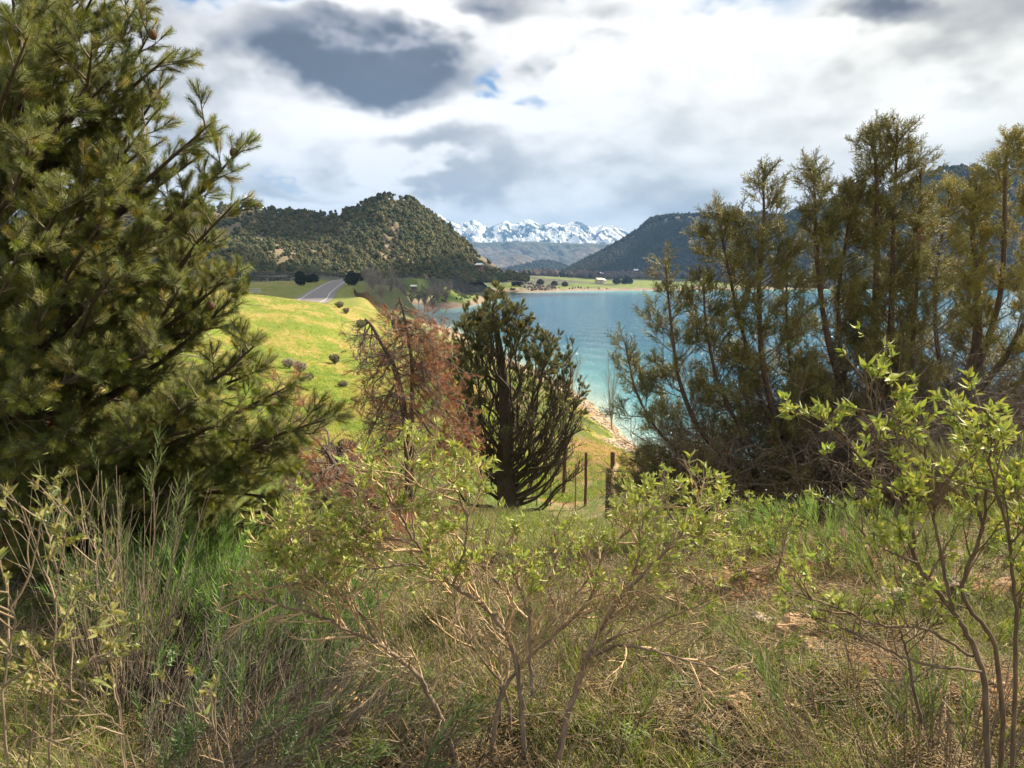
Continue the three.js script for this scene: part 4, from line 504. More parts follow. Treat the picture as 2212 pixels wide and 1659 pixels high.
deadPine('dead_pine', 'dead pine with rust red needles and two leaning trunks', 10, [885, 1170], [[[884, 1080], [880, 960], [868, 860], [850, 790], [826, 745], [800, 700], [788, 688]], [[886, 1080], [890, 960], [889, 870], [890, 790], [882, 730], [872, 680], [862, 642]]],
  [[1, 0.97, 842, 690, 0, 1.2], [1, 0.95, 880, 668, 0, 1.2], [1, 0.93, 905, 690, 0.2, 1.2], [1, 0.9, 935, 690, 0.1, 1.3], [1, 0.9, 850, 705, -0.2, 1.4], [1, 0.86, 870, 720, 0.3, 1.4], [1, 0.82, 962, 745, 0.2, 1.1], [1, 0.8, 945, 760, -0.2, 1.1], [1, 0.78, 830, 770, 0.2, 0.9], [1, 0.74, 990, 800, 0.3, 1.0], [1, 0.7, 950, 830, -0.3, 0.9], [0, 0.96, 775, 700, 0, 0], [0, 0.93, 780, 760, 0, 0], [0, 0.9, 772, 720, 0.2, 0], [0, 0.86, 778, 800, 0, 0], [0, 0.84, 810, 800, 0.2, 0.2], [0, 0.76, 790, 770, -0.2, 0], [0, 0.66, 785, 860, 0, 0.7], [0, 0.6, 800, 880, 0.3, 0.8], [0, 0.5, 768, 960, 0, 0.05], [0, 0.5, 775, 1000, 0.1, 0.05], [0, 0.45, 785, 990, -0.1, 0.1], [1, 0.6, 1010, 880, 0.2, 1.0], [1, 0.58, 985, 850, 0.2, 1.0], [1, 0.5, 1020, 930, 0.1, 1.0], [1, 0.5, 1000, 950, -0.3, 1.0], [1, 0.42, 1028, 985, 0.1, 1.1], [1, 0.4, 1010, 1010, -0.2, 1.0], [1, 0.35, 980, 1010, 0.3, 0.6], [0, 0.35, 800, 1040, 0.2, 0.3], [0, 0.3, 960, 1060, -0.3, 0.4], [0, 0.25, 820, 1080, -0.2, 0.3], [1, 0.62, 960, 900, -0.4, 0.6], [0, 0.4, 830, 960, 0.4, 0.6]], 303, 1);
deadPine('dead_pine', 'smaller rust brown dead pine leaning behind the green pine boughs', 7.2, [775, 1160], [[[765, 1110], [745, 1060], [725, 1010], [705, 975]]], [[0, 0.95, 640, 960, 0, 0.8], [0, 0.9, 700, 940, 0, 0.9], [0, 0.8, 612, 985, 0.2, 0.9], [0, 0.7, 640, 1040, 0, 0.9], [0, 0.7, 760, 990, 0.2, 0.9], [0, 0.5, 700, 1090, -0.2, 0.9], [0, 0.6, 780, 1040, 0.1, 0.9], [0, 0.4, 800, 1080, 0, 0.9], [0, 0.3, 660, 1110, 0.2, 0.8], [0, 0.98, 590, 830, 0.6, 1.0], [0, 0.9, 670, 880, 0.5, 0.8]], 304, 1.1);
const twigCluster = (() => { const b = new Buf(), r2 = rng(12), go = (p, d, l, w, n) => { const q = strand(p, d, l, 4, r2, 0.25); b.tube(q, w, w * 0.4, 3, tint(WHITE, r2, 0.25)); for (let i = 0; i < n; i++) { const [a, tg] = on(q, 0.2 + 0.8 * r2()); go(a, tg.clone().addScaledVector(perp(tg, r2), 0.8), l * (0.35 + 0.3 * r2()), w * 0.6, n - 3); } }; for (let i = 0; i < 3; i++) go(V(0, 0, 0), V(r2() - 0.5, 1, r2() - 0.5), 0.45, 0.004, 6); return b.geo(); })();
function juniper(label, D, footP, leaders, seed, col, width = 1) {
  const dc = new Many(), rand = rng(seed), foot = at(...footP, D); foot.y = ground(foot.x, foot.z); const t = base('juniper', foot), W = ([px, py, dd]) => at(px, py, D + (dd ?? 0)).sub(foot), tb = new Buf(), wood = new Buf(), tw = new Buf(), dead = new Buf(), sp = sprays.map(() => new Many()), rd = new Many();
  leaders.forEach(({ path, r, full = 1, low = 0.2 }) => {
    const ld = smooth([V((rand() - 0.5) * 0.15, -0.15, (rand() - 0.5) * 0.15), ...path.map(W)], 26), len = ld.reduce((s, p, i) => (i ? s + p.distanceTo(ld[i - 1]) : 0), 0); tb.tube(ld, r * 0.72, 0.008, 8, WHITE, [1.15, 1.05, 0.95]);
    const n = Math.round(len / 0.058 * full);
    for (let i = 0; i < n; i++) {
      const f = low + (1 - low) * (i + rand()) / n, [q, tg] = on(ld, f), a = perp(tg, rand), bl = width * (0.05 + 0.80 * Math.pow(1 - f, 0.85)) * (rand() < 0.18 ? 1.35 : 0.35 + 0.75 * rand()), d = tg.clone().multiplyScalar(0.42).addScaledVector(a, 0.95).add(V(0, 0.18, 0)).normalize();
      const isDead = f < low + 0.3 && rand() < 0.42, s = strand(q, d, bl, 6, rand, 0.14, isDead ? -0.2 : 0.4); (isDead ? dead : wood).tube(s, 0.004 + bl * 0.008, 0.002, 4, WHITE);
      const m = Math.round(bl / 0.05);
      for (let k = 0; k < m; k++) {
        const g = 0.34 + 0.66 * (k + rand()) / m, [q2, t2] = on(s, g), d2 = t2.clone().multiplyScalar(0.75).addScaledVector(perp(t2, rand), 0.75).add(V(0, 0.3, 0)).normalize(), l2 = 0.07 + 0.14 * rand() * (1.3 - g), s2 = strand(q2, d2, l2, 3, rand, 0.18, 0.3); (isDead ? dead : tw).tube(s2, 0.003, 0.0014, 3, WHITE);
        if (isDead) { if (rand() < 0.035) rd.add(s2[2], d2, rand() * 6, 0.9, tint([0.28, 0.10, 0.035], rand)); continue; }
        const e = s2[3].clone().sub(s2[2]).normalize(); sp[Math.floor(rand() * 3)].add(s2[2], e, rand() * 6, 0.85 + 0.5 * rand(), tint(col, rand, 0.28)); sp[Math.floor(rand() * 3)].add(s2[1], d2, rand() * 6, 0.75 + 0.4 * rand(), tint(col, rand, 0.28));
      }
      if (!isDead) sp[Math.floor(rand() * 3)].add(s[5], s[6].clone().sub(s[5]).normalize(), rand() * 6, 1.2, tint(col, rand, 0.25));
    }
    sp[0].add(ld[25], UPV, 1, 1.2, col); sp[1].add(ld[24], UPV, 2, 1.2, col);
  });
  for (let i = 0; i < 150; i++) { const a = rand() * 6.28, s = strand(V((rand() - 0.5) * 0.5, 0.05 + 1.1 * rand(), (rand() - 0.5) * 0.5), V(Math.cos(a), 0.6 * rand() - 0.05, Math.sin(a) * 0.6), 0.7 + 1.1 * rand(), 8, rand, 0.2); dead.tube(s, 0.008, 0.002, 4, WHITE); for (let k = 0; k < 8; k++) { const [q, tg] = on(s, 0.3 + 0.7 * rand()); dead.tube(strand(q, tg.clone().addScaledVector(perp(tg, rand), 0.9), 0.1 + 0.22 * rand(), 4, rand, 0.25), 0.0035, 0.0014, 3, WHITE); } }
  mesh('trunk', tb.geo(), woodMat([0.15, 0.105, 0.075]), t); const bo = mesh('branches', wood.geo(), greyBark, t, 'stuff'); mesh('twigs', tw.geo(), woodMat([0.22, 0.15, 0.09]), bo, 'stuff'); mesh('dead_twigs', dead.geo(), twigGrey, bo, 'stuff'); for (let i = 0; i < 210; i++) { const a = rand() * 6.28, r = 0.25 + 1.2 * Math.sqrt(rand()); dc.add(V(Math.cos(a) * r - (seed === 401 ? 0.5 : 0), 0.05 + 1.5 * rand() * (1.1 - r * 0.4), Math.sin(a) * r * 0.7), V(Math.cos(a), 0.5 + rand(), Math.sin(a)).normalize(), rand() * 6, 0.8 + 0.6 * rand(), tint([0.26, 0.2, 0.15], rand, 0.35)); } dc.build('dead_twigs', twigCluster, woodMat([1, 1, 1]), bo); sp.forEach((m, i) => m.build('foliage', sprays[i], juniperMat, bo)); if (rd.m.length) rd.build('dead_needles', dryShoot[0], dryMat, bo);
  put(t, label, 'tree'); console.log('juniper', sp.reduce((a, m) => a + m.m.length, 0));
}
const jc = [0.31, 0.28, 0.032];
juniper('leaning olive juniper nearest the lake, its slim left leader highest over the water', 7.2, [1790, 1140], [
  { path: [[1720, 1090], [1600, 1010], [1520, 940], [1470, 830], [1450, 700], [1437, 568]], r: 0.07, full: 0.9, low: 0.3 }, { path: [[1660, 1050], [1560, 1010], [1450, 960], [1380, 860], [1350, 740]], r: 0.045, full: 0.7, low: 0.35 }, { path: [[1740, 1080], [1640, 980], [1560, 850], [1525, 700], [1520, 600]], r: 0.05, low: 0.35, full: 0.9 },
  { path: [[1760, 1060], [1690, 940], [1650, 800], [1640, 620], [1650, 480], [1648, 380]], r: 0.075, low: 0.28 }, { path: [[1770, 1060], [1660, 900], [1600, 700], [1565, 540], [1550, 460]], r: 0.05, low: 0.4, full: 0.9 }, { path: [[1700, 1090], [1560, 1050], [1450, 1040], [1360, 990]], r: 0.03, low: 0.3, full: 0.8 }, { path: [[1650, 1110], [1540, 1110], [1430, 1080], [1330, 1050]], r: 0.03, low: 0.3, full: 0.8 }, { path: [[1740, 1110], [1640, 1090], [1540, 1070], [1480, 1010]], r: 0.03, low: 0.2 }, { path: [[1760, 1090], [1690, 1040], [1620, 980], [1600, 900]], r: 0.03, low: 0.2 }, { path: [[1800, 1080], [1790, 1000], [1740, 920], [1730, 820]], r: 0.03, low: 0.2 }, { path: [[1720, 1110], [1650, 1110], [1590, 1090]], r: 0.025, low: 0.15 }], 401, jc);
juniper('tallest olive juniper with twin pointed tops', 7.6, [1890, 1130], [
  { path: [[1880, 1040], [1840, 900], [1790, 740], [1765, 560], [1760, 440], [1758, 365]], r: 0.08, low: 0.25 }, { path: [[1890, 1020], [1880, 860], [1890, 700], [1895, 500], [1892, 360], [1885, 283]], r: 0.1, low: 0.25 }, { path: [[1900, 1020], [1915, 860], [1925, 680], [1930, 500], [1935, 370], [1938, 276]], r: 0.07, low: 0.3 }, { path: [[1910, 1000], [1960, 860], [1975, 700], [1985, 520], [1990, 360]], r: 0.06, low: 0.3 }, { path: [[1880, 1020], [1830, 840], [1810, 660], [1830, 500], [1840, 400]], r: 0.05, low: 0.35 }, { path: [[1870, 1080], [1780, 1000], [1720, 860], [1700, 700], [1700, 560]], r: 0.05, low: 0.35 }, { path: [[1900, 1070], [1960, 1020], [2010, 950], [2030, 880]], r: 0.03, low: 0.2 }, { path: [[1880, 1080], [1830, 1040], [1790, 960], [1780, 880]], r: 0.03, low: 0.2 }, { path: [[1920, 1080], [1990, 1060], [2060, 1040]], r: 0.025, low: 0.15 }, { path: [[1900, 1060], [1910, 980], [1920, 880], [1930, 800]], r: 0.03, low: 0.15 }, { path: [[1850, 1100], [1780, 1090], [1720, 1070]], r: 0.025, low: 0.15 }], 402, jc);
juniper('yellow lit juniper with a thick twisted trunk at the right edge', 8.6, [2075, 1010], [
  { path: [[2062, 920], [2080, 850], [2110, 740], [2110, 600], [2100, 480], [2110, 395]], r: 0.14, low: 0.3 }, { path: [[2070, 900], [2110, 800], [2160, 640], [2170, 480], [2172, 360], [2178, 312]], r: 0.08, low: 0.3, full: 0.9 }, { path: [[2070, 900], [2030, 780], [2020, 620], [2040, 480], [2060, 400]], r: 0.06, low: 0.3 }, { path: [[2080, 900], [2180, 760], [2240, 620], [2240, 480], [2230, 330]], r: 0.07, low: 0.3 }, { path: [[2080, 880], [2000, 780], [1950, 745], [1900, 740]], r: 0.06, low: 0.5, full: 0.4 }, { path: [[2090, 940], [2180, 850], [2260, 760], [2290, 600]], r: 0.06, low: 0.3 }, { path: [[2060, 960], [1990, 900], [1960, 820], [1950, 700]], r: 0.05, low: 0.3, full: 0.8 }, { path: [[2100, 960], [2190, 930], [2260, 880], [2320, 800]], r: 0.05, low: 0.25, full: 0.8 }], 403, [0.48, 0.42, 0.065]);  // paler foliage than its neighbours: sunlight glare put into the tint
console.log('trees done');
// ---------------------------------------------------------------- foreground shrubs
const leafG = [leafGeo(0.022, 0.0085), leafGeo(0.016, 0.0078), leafGeo(0.03, 0.008, 0.5)];
const leafTints = [[0.44, 0.48, 0.07], [0.38, 0.45, 0.08], [0.50, 0.49, 0.12], [0.32, 0.40, 0.07]];
const leafMats = leafTints.map((c) => { const m = leafMat(c, 0.5, 0.8); m.vertexColors = false; return m; });
// stems: lists of [px, py, depth]; twigs and leaf rosettes grow from them
function shrub(name, label, stems, { seed, r = 0.011, bark = [0.40, 0.32, 0.25], twigs = 1, leafy = 0.5, leafTop = 1300, own = 0, leafScale = 1, footY = true, group, twigLen = 1, leafCol = leafTints, up = 0.25, twigR = 1, tangle = 0, twigBark = bark.map((x) => x * 1.08) }) {
  const rand = rng(seed), f0 = at(...stems[0][0]), foot = V(f0.x, ground(f0.x, f0.z), f0.z), t = base(name, foot), sb = new Buf(), tb = new Buf(), lv = leafG.map(() => new Many()), singles = [], tg_ = new Many();
  const rosette = (p, d, n, s) => { for (let k = 0; k < n; k++) { const a = perp(d, rand), ld = d.clone().multiplyScalar(0.5 + 0.5 * rand()).addScaledVector(a, 0.75).normalize(), q = p.clone().addScaledVector(d, -0.012 * rand()), c = leafCol[Math.floor(rand() * leafCol.length)], g = Math.floor(rand() * 3), sc = s * leafScale * (0.6 + 0.7 * rand()); if (singles.length < own && rand() < 0.5) singles.push([q, ld, rand() * 6, sc, g]); else lv[g].add(q, ld, rand() * 6, sc, tint(c, rand, 0.2)); } };
  const twig = (q, d, len, rr, lev) => {
    const s = strand(q, d, len, 5, rand, 0.17, up * 0.6); tb.tube(s, rr, rr * 0.45, lev ? 4 : 3, tint([1.15, 1.05, 0.92], rand, 0.3, 0.06)); const wy = (s[5].y + foot.y - EYE.y) / -(s[5].z + foot.z) ;
    const lit = rand() < leafy * sstep(leafTop + 120, leafTop - 60, 600 - wy * FOC * 1.02);
    if (lev) { const m = Math.round((2 + 3.6 * rand()) * Math.min(twigs, 0.9)); for (let k = 0; k < m; k++) { const [q2, t2] = on(s, 0.25 + 0.75 * rand()); twig(q2, t2.clone().addScaledVector(perp(t2, rand), 0.75).add(V(0, up, 0)).normalize(), len * (0.35 + 0.35 * rand()), rr * 0.6, lev - 1); } }
    if (lit) { rosette(s[5], s[5].clone().sub(s[4]).normalize(), 5 + Math.floor(rand() * 4), 1); for (let k = 0; k < 1; k++) { const [q2, t2] = on(s, 0.5 + 0.45 * rand()); rosette(q2, t2.clone().addScaledVector(perp(t2, rand), 0.6).normalize(), 3, 0.85); } }
  };
  stems.forEach((a, j) => {
    const pts = a.map((k) => at(...k).sub(foot)); if (j === 0 || (a[0][1] > 1560 && footY)) { pts[0].y = Math.min(pts[0].y, -0.02); } const s = smooth(pts, 6 * a.length).map((p, i) => p.add(V((rand() - 0.5) * 0.006, (rand() - 0.5) * 0.006, (rand() - 0.5) * 0.006))), r0 = r * (a.r ?? 1); sb.tube(s, r0, r0 * 0.32, 7, tint([1, 0.96, 0.92], rand, 0.2, 0.05), tint([0.8, 0.72, 0.65], rand, 0.15, 0.05));
    const L = s.reduce((m, p, i) => (i ? m + p.distanceTo(s[i - 1]) : 0), 0), n = Math.round(L / 0.055 * twigs);
    for (let i = 0; i < n; i++) { const f = 0.22 + 0.78 * Math.pow((i + rand()) / n, 0.85), [q, tg] = on(s, f); twig(q, tg.clone().multiplyScalar(0.8).addScaledVector(perp(tg, rand), 0.8).add(V(0, up, 0)).normalize(), twigLen * (0.07 + 0.16 * rand()) * (1.2 - 0.4 * f), (0.0032 + 0.0014 * rand()) * twigR, f < 0.9 ? 2 : 1); }
    for (let i = 0; i < tangle; i++) { const [q, tg] = on(s, 0.1 + 0.55 * rand()); tg_.add(q, tg.clone().multiplyScalar(0.6).addScaledVector(perp(tg, rand), 0.9).add(V(0, 0.2, 0)).normalize(), rand() * 6, 0.3 + 0.25 * rand(), tint(twigBark, rand, 0.35)); }
    const e = s[s.length - 1]; rosette(e, e.clone().sub(s[s.length - 3]).normalize(), leafy > 0.1 ? 8 : 0, 1.1);
  });
  const so = mesh('stems', sb.geo(), woodMat(bark), t, 'stuff'); if (tangle) tg_.build('fine_twigs', twigCluster, woodMat([1, 1, 1]), so); mesh('twigs', tb.geo(), woodMat(twigBark), so, 'stuff'); lv.forEach((m, i) => m.m.length && m.build('foliage', leafG[i], leafGreen, so));
  singles.forEach(([p, d, ro, s, g], i) => { const o = mesh('leaf', leafG[g], leafMats[i & 3], so); qa.setFromUnitVectors(UPV, d); qb.setFromAxisAngle(UPV, ro); o.position.copy(p); o.quaternion.copy(qa).multiply(qb); o.scale.setScalar(s * 1.05); });
  return put(t, label, 'shrub', group);
}
const dd = (list, d0, d1) => list.map(([x, y], i) => [x, y, lerp(d0, d1, i / (list.length - 1))]);
const R_ = (a, r) => Object.assign(a, { r });
shrub('leafy_shrub', 'large open shrub with spreading grey stems and lime leaves in the centre foreground', [
  R_(dd([[1201, 1668], [1222, 1561], [1269, 1425], [1300, 1353], [1347, 1285], [1430, 1197], [1482, 1140]], 2.1, 2.2), 1.35), R_(dd([[1275, 1420], [1295, 1399], [1336, 1372], [1404, 1352], [1534, 1295]], 2.12, 2.2), 0.75), R_(dd([[1284, 1415], [1336, 1394], [1404, 1405], [1500, 1432], [1591, 1457]], 2.1, 1.9), 0.7),
  R_(dd([[1056, 1690], [1070, 1560], [1087, 1493], [1134, 1431], [1212, 1358], [1274, 1295], [1305, 1197], [1368, 1140]], 2.15, 2.3), 1.0), R_(dd([[1140, 1690], [1128, 1560], [1118, 1441], [1102, 1389], [1071, 1337], [1035, 1301], [978, 1264], [941, 1228], [894, 1165], [858, 1103], [806, 1030]], 2.15, 2.05), 1.1), R_(dd([[990, 1690], [965, 1580], [936, 1519], [900, 1457], [858, 1420], [816, 1389], [764, 1368], [702, 1337], [598, 1306], [520, 1285]], 2.1, 1.9), 1.1),
  R_(dd([[816, 1389], [790, 1340], [749, 1295], [700, 1262], [666, 1243], [640, 1200], [624, 1160]], 2.0, 2.05), 0.7), R_(dd([[1105, 1600], [1092, 1493], [1030, 1410], [988, 1337], [983, 1270], [990, 1200]], 2.25, 2.4), 0.75), R_(dd([[1150, 1500], [1144, 1405], [1144, 1337], [1123, 1275], [1106, 1235]], 2.1, 2.05), 0.75), R_(dd([[1082, 1560], [1082, 1477], [1084, 1373], [1110, 1300]], 2.3, 2.4), 0.6),
  R_(dd([[978, 1264], [1000, 1200], [1010, 1130], [985, 1060], [965, 1030]], 2.05, 2.0), 0.55), R_(dd([[900, 1180], [840, 1160], [760, 1160], [690, 1150]], 2.05, 2.0), 0.4), R_(dd([[894, 1165], [890, 1080], [880, 1000]], 2.05, 2.1), 0.4), R_(dd([[1347, 1285], [1380, 1200], [1390, 1120], [1420, 1080]], 2.2, 2.25), 0.5), R_(dd([[1430, 1197], [1500, 1150], [1560, 1120]], 2.2, 2.3), 0.45), R_(dd([[702, 1337], [640, 1290], [600, 1230], [590, 1180]], 1.95, 2.0), 0.5), R_(dd([[941, 1228], [880, 1220], [800, 1230], [720, 1215]], 2.05, 2.0), 0.4), R_(dd([[1212, 1358], [1260, 1330], [1360, 1290], [1440, 1270]], 2.25, 2.4), 0.45)],
  { seed: 501, r: 0.0090, tangle: 2, leafy: 0.6, leafTop: 1240, own: 240, twigs: 1.25, bark: [0.32, 0.25, 0.195], twigBark: [0.60, 0.47, 0.32], twigLen: 0.92, up: 0.12 });
shrub('leafy_shrub', 'leafy shrub with dark stems and bright green leaves at the right edge', [
  R_(dd([[2160, 1640], [2120, 1450], [2078, 1353], [2034, 1288], [1979, 1217], [1969, 1135], [1941, 1042], [1908, 932], [1876, 861], [1868, 790]], 1.75, 1.7), 1.0), R_(dd([[1969, 1120], [1930, 1070], [1887, 1025], [1826, 954], [1766, 895]], 1.7, 1.65), 0.6), R_(dd([[2180, 1650], [2150, 1400], [2080, 1280], [2110, 1180], [2127, 1120], [2127, 1050], [2110, 960], [2095, 900]], 1.8, 1.8), 0.85), R_(dd([[2060, 1320], [2030, 1180], [2010, 1060], [1995, 960], [1990, 880]], 1.7, 1.75), 0.6), R_(dd([[2210, 1600], [2195, 1400], [2190, 1250], [2170, 1120], [2140, 1000], [2150, 910]], 1.65, 1.6), 0.7), R_(dd([[1990, 1560], [1960, 1420], [1940, 1350]], 1.85, 1.8), 0.7),
  R_(dd([[2100, 1420], [2000, 1360], [1900, 1350], [1800, 1310], [1700, 1280]], 1.75, 1.7), 0.55), R_(dd([[1979, 1217], [1920, 1190], [1860, 1150], [1815, 1090]], 1.7, 1.65), 0.45), R_(dd([[2230, 1560], [2250, 1350], [2230, 1180], [2215, 1050]], 1.6, 1.6), 0.6), R_(dd([[2120, 1450], [1980, 1430], [1850, 1370], [1760, 1330]], 1.7, 1.6), 0.5)],
  { seed: 502, r: 0.0085, bark: [0.2, 0.15, 0.115], leafy: 0.5, leafTop: 1330, own: 260, leafScale: 1.0, twigs: 0.75, twigLen: 0.75, twigR: 0.7 });
shrub('twiggy_shrub', 'low twiggy shrub with small pale leaves under the junipers left of the red soil', [dd([[1640, 1420], [1620, 1300], [1580, 1220], [1560, 1150]], 3.6, 3.6), dd([[1645, 1420], [1660, 1280], [1690, 1200], [1700, 1140]], 3.6, 3.7), dd([[1640, 1420], [1560, 1310], [1500, 1260], [1440, 1230]], 3.6, 3.5), dd([[1650, 1420], [1720, 1310], [1760, 1260], [1800, 1200]], 3.6, 3.8), dd([[1640, 1420], [1600, 1240], [1630, 1160]], 3.7, 3.8)], { seed: 503, r: 0.010, leafy: 0.35, leafTop: 1290, leafScale: 1.0, twigs: 1.1 });
shrub('twiggy_shrub', 'pale leafed shrub behind the brace, between centre shrub and junipers', [dd([[1480, 1230], [1470, 1150], [1440, 1100], [1430, 1060]], 4.6, 4.6), dd([[1485, 1230], [1510, 1130], [1530, 1080]], 4.6, 4.8), dd([[1480, 1230], [1390, 1150], [1330, 1120]], 4.6, 4.6), dd([[1490, 1230], [1580, 1150], [1640, 1110]], 4.6, 4.9)], { seed: 504, r: 0.012, leafy: 0.4, leafTop: 1260, leafScale: 1.1, twigs: 1.0, twigLen: 1.0, bark: [0.33, 0.27, 0.22] });
shrub('twiggy_shrub', 'grey twiggy shrub between the pine and the centre shrub', [dd([[720, 1420], [700, 1300], [660, 1230], [640, 1150]], 3.2, 3.2), dd([[725, 1420], [760, 1290], [800, 1200], [830, 1150]], 3.2, 3.3), dd([[720, 1420], [720, 1260], [740, 1170]], 3.3, 3.4), dd([[718, 1420], [620, 1330], [560, 1280]], 3.2, 3.0)], { seed: 505, r: 0.010, tangle: 2, leafy: 0.35, leafTop: 1260, twigs: 1.0, twigLen: 1.1 });
shrub('twiggy_shrub', 'brown bare twiggy shrub behind the centre shrub stems', [dd([[1180, 1400], [1170, 1290], [1200, 1220], [1190, 1160]], 3.4, 3.4), dd([[1185, 1400], [1240, 1290], [1290, 1230]], 3.4, 3.5), dd([[1180, 1400], [1110, 1300], [1050, 1230]], 3.4, 3.4), dd([[1000, 1400], [980, 1290], [930, 1220]], 3.4, 3.4), dd([[1010, 1400], [1030, 1270], [1070, 1200]], 3.4, 3.4)], { seed: 506, r: 0.009, tangle: 2, leafy: 0.28, leafTop: 1270, twigs: 1.0, twigLen: 1.3, bark: [0.32, 0.24, 0.18] });
shrub('blurred_shrub', 'close pale twigs with a few yellowish leaves at the lower left corner', [R_(dd([[60, 1800], [180, 1560], [300, 1480], [80, 1560]], 1.0, 1.0).slice(0, 1).concat(dd([[110, 1640], [118, 1400], [120, 1220], [80, 1100]], 1.0, 1.05)), 0.8), R_(dd([[330, 1800], [270, 1600], [170, 1500], [60, 1430]], 1.1, 1.0), 0.7), R_(dd([[300, 1800], [250, 1500], [215, 1300], [200, 1180], [130, 1090]], 1.3, 1.5), 0.7), R_(dd([[300, 1800], [262, 1560], [250, 1400], [262, 1340]], 1.3, 1.35), 0.6), R_(dd([[20, 1800], [10, 1500], [30, 1350], [10, 1250]], 0.9, 0.9), 0.8), R_(dd([[520, 1800], [470, 1600], [445, 1540]], 1.2, 1.25), 0.6), R_(dd([[60, 1800], [70, 1560], [150, 1450], [260, 1380]], 1.0, 1.0), 0.6), R_(dd([[0, 1700], [60, 1600], [200, 1640], [330, 1700]], 0.95, 1.0), 0.6)],
  { seed: 507, r: 0.0030, leafy: 0.5, leafTop: 1560, leafScale: 0.62, twigs: 0.45, twigLen: 0.6, twigR: 0.42, bark: [0.30, 0.245, 0.19], leafCol: [[0.30, 0.29, 0.06], [0.36, 0.32, 0.09], [0.22, 0.26, 0.05]] });

// rabbitbrush: sheaves of thin stems with narrow leaves
const narrowLeaf = (() => { const b = new Buf(), rand = rng(6); for (let i = 0; i < 15; i++) { const t = i / 15, a = i * 2.4, d = V(Math.cos(a) * 0.55, 1, Math.sin(a) * 0.55).normalize(), k = 0.75 + 0.5 * rand(); b.blade(V(0, 0.11 * t, 0), d, V(-Math.sin(a), 0, Math.cos(a)), 0.042 * (0.7 + 0.5 * rand()), 0.0038, 0.15, [k, k, k], 2); } return b.geo(); })();
function sheaf(name, label, x, z, n, h, spread, lean, seed, bark, leafC, leafP) {
  const rand = rng(seed), foot = V(x, ground(x, z), z), t = base(name, foot), b = new Buf(), m = new Many();
  for (let i = 0; i < n; i++) { const a = rand() * 6.28, o = Math.sqrt(rand()), p = V(Math.cos(a) * o * spread * 0.45, -0.03, Math.sin(a) * o * spread * 0.45), d = V(Math.cos(a) * o * spread + lean.x, 1, Math.sin(a) * o * spread + lean.z), s = strand(p, d, h * (0.55 + 0.55 * rand()), 6, rand, 0.07, 0.1); b.tube(s, 0.0026, 0.0012, 3, tint([1, 0.95, 0.88], rand, 0.3, 0.06)); if (rand() < leafP) for (let k = 0; k < 5; k++) { const [q, tg] = on(s, 0.5 + 0.5 * rand()); m.add(q, tg.clone().addScaledVector(perp(tg, rand), 0.3).normalize(), rand() * 6, 0.9 + 0.5 * rand(), tint(leafC, rand, 0.25)); } for (let k = 0; k < 2; k++) { const [q, tg] = on(s, 0.3 + 0.6 * rand()); b.tube(strand(q, tg.clone().addScaledVector(perp(tg, rand), 0.5), 0.08 + 0.14 * rand(), 3, rand, 0.12), 0.0016, 0.0009, 3, WHITE); } }
  mesh('stems', b.geo(), woodMat(bark), t, 'stuff'); if (m.m.length) m.build('foliage', narrowLeaf, grassMat, t); put(t, label, 'shrub');
}
const xz = (px, D) => [(px - 1106) / FOC * D, -D];
sheaf('rabbitbrush', 'bright green rabbitbrush with narrow leaves below the pine', ...xz(300, 3.3), 170, 0.5, 0.55, { x: 0.15, z: 0 }, 601, [0.3, 0.25, 0.18], [0.14, 0.25, 0.03], 0.95);
sheaf('rabbitbrush', 'green rabbitbrush sprouting right of the brightest one', ...xz(430, 2.9), 150, 0.45, 0.55, { x: 0.4, z: 0 }, 602, [0.3, 0.25, 0.2], [0.13, 0.22, 0.03], 0.7);
sheaf('rabbitbrush', 'green sheaf leaning right, left of the centre shrub', ...xz(570, 2.9), 120, 0.42, 0.5, { x: 0.45, z: 0 }, 603, [0.3, 0.25, 0.2], [0.13, 0.22, 0.03], 0.6);
sheaf('dry_rabbitbrush', 'mass of thin grey stems leaning right at the lower left', ...xz(400, 2.2), 300, 0.55, 0.6, { x: 0.85, z: -0.1 }, 604, [0.36, 0.30, 0.25], [0.09, 0.15, 0.03], 0.06);
sheaf('dry_rabbitbrush', 'grey dry stems leaning right below the green rabbitbrush', ...xz(330, 2.7), 260, 0.5, 0.6, { x: 0.7, z: -0.1 }, 605, [0.34, 0.28, 0.24], [0.13, 0.2, 0.03], 0.12);
sheaf('dry_rabbitbrush', 'dry grey stem clump in front of the centre shrub, left side', ...xz(640, 2.1), 200, 0.42, 0.7, { x: 0.6, z: 0 }, 606, [0.40, 0.32, 0.25], [0.1, 0.16, 0.03], 0.08);
sheaf('dry_rabbitbrush', 'tall thin upright stems at the left edge in front of the pine', ...xz(190, 2.6), 90, 0.95, 0.25, { x: 0.05, z: 0 }, 607, [0.33, 0.27, 0.2], [0.12, 0.16, 0.04], 0.15);
sheaf('dry_rabbitbrush', 'dry brown stems around the foot of the centre shrub', ...xz(1000, 2.5), 110, 0.3, 1.2, { x: 0, z: 0 }, 608, [0.44, 0.34, 0.24], [0.16, 0.2, 0.03], 0.06);
sheaf('dry_rabbitbrush', 'dry brown stems right of the foot of the centre shrub', ...xz(1330, 2.5), 90, 0.28, 1.3, { x: 0.1, z: 0 }, 609, [0.44, 0.34, 0.24], [0.16, 0.2, 0.03], 0.08);
sheaf('dry_rabbitbrush', 'tangle of dry stems at the foot of the right edge shrub', ...xz(2130, 1.95), 170, 0.36, 1.0, { x: -0.1, z: 0 }, 610, [0.34, 0.26, 0.18], [0.13, 0.17, 0.03], 0.12);
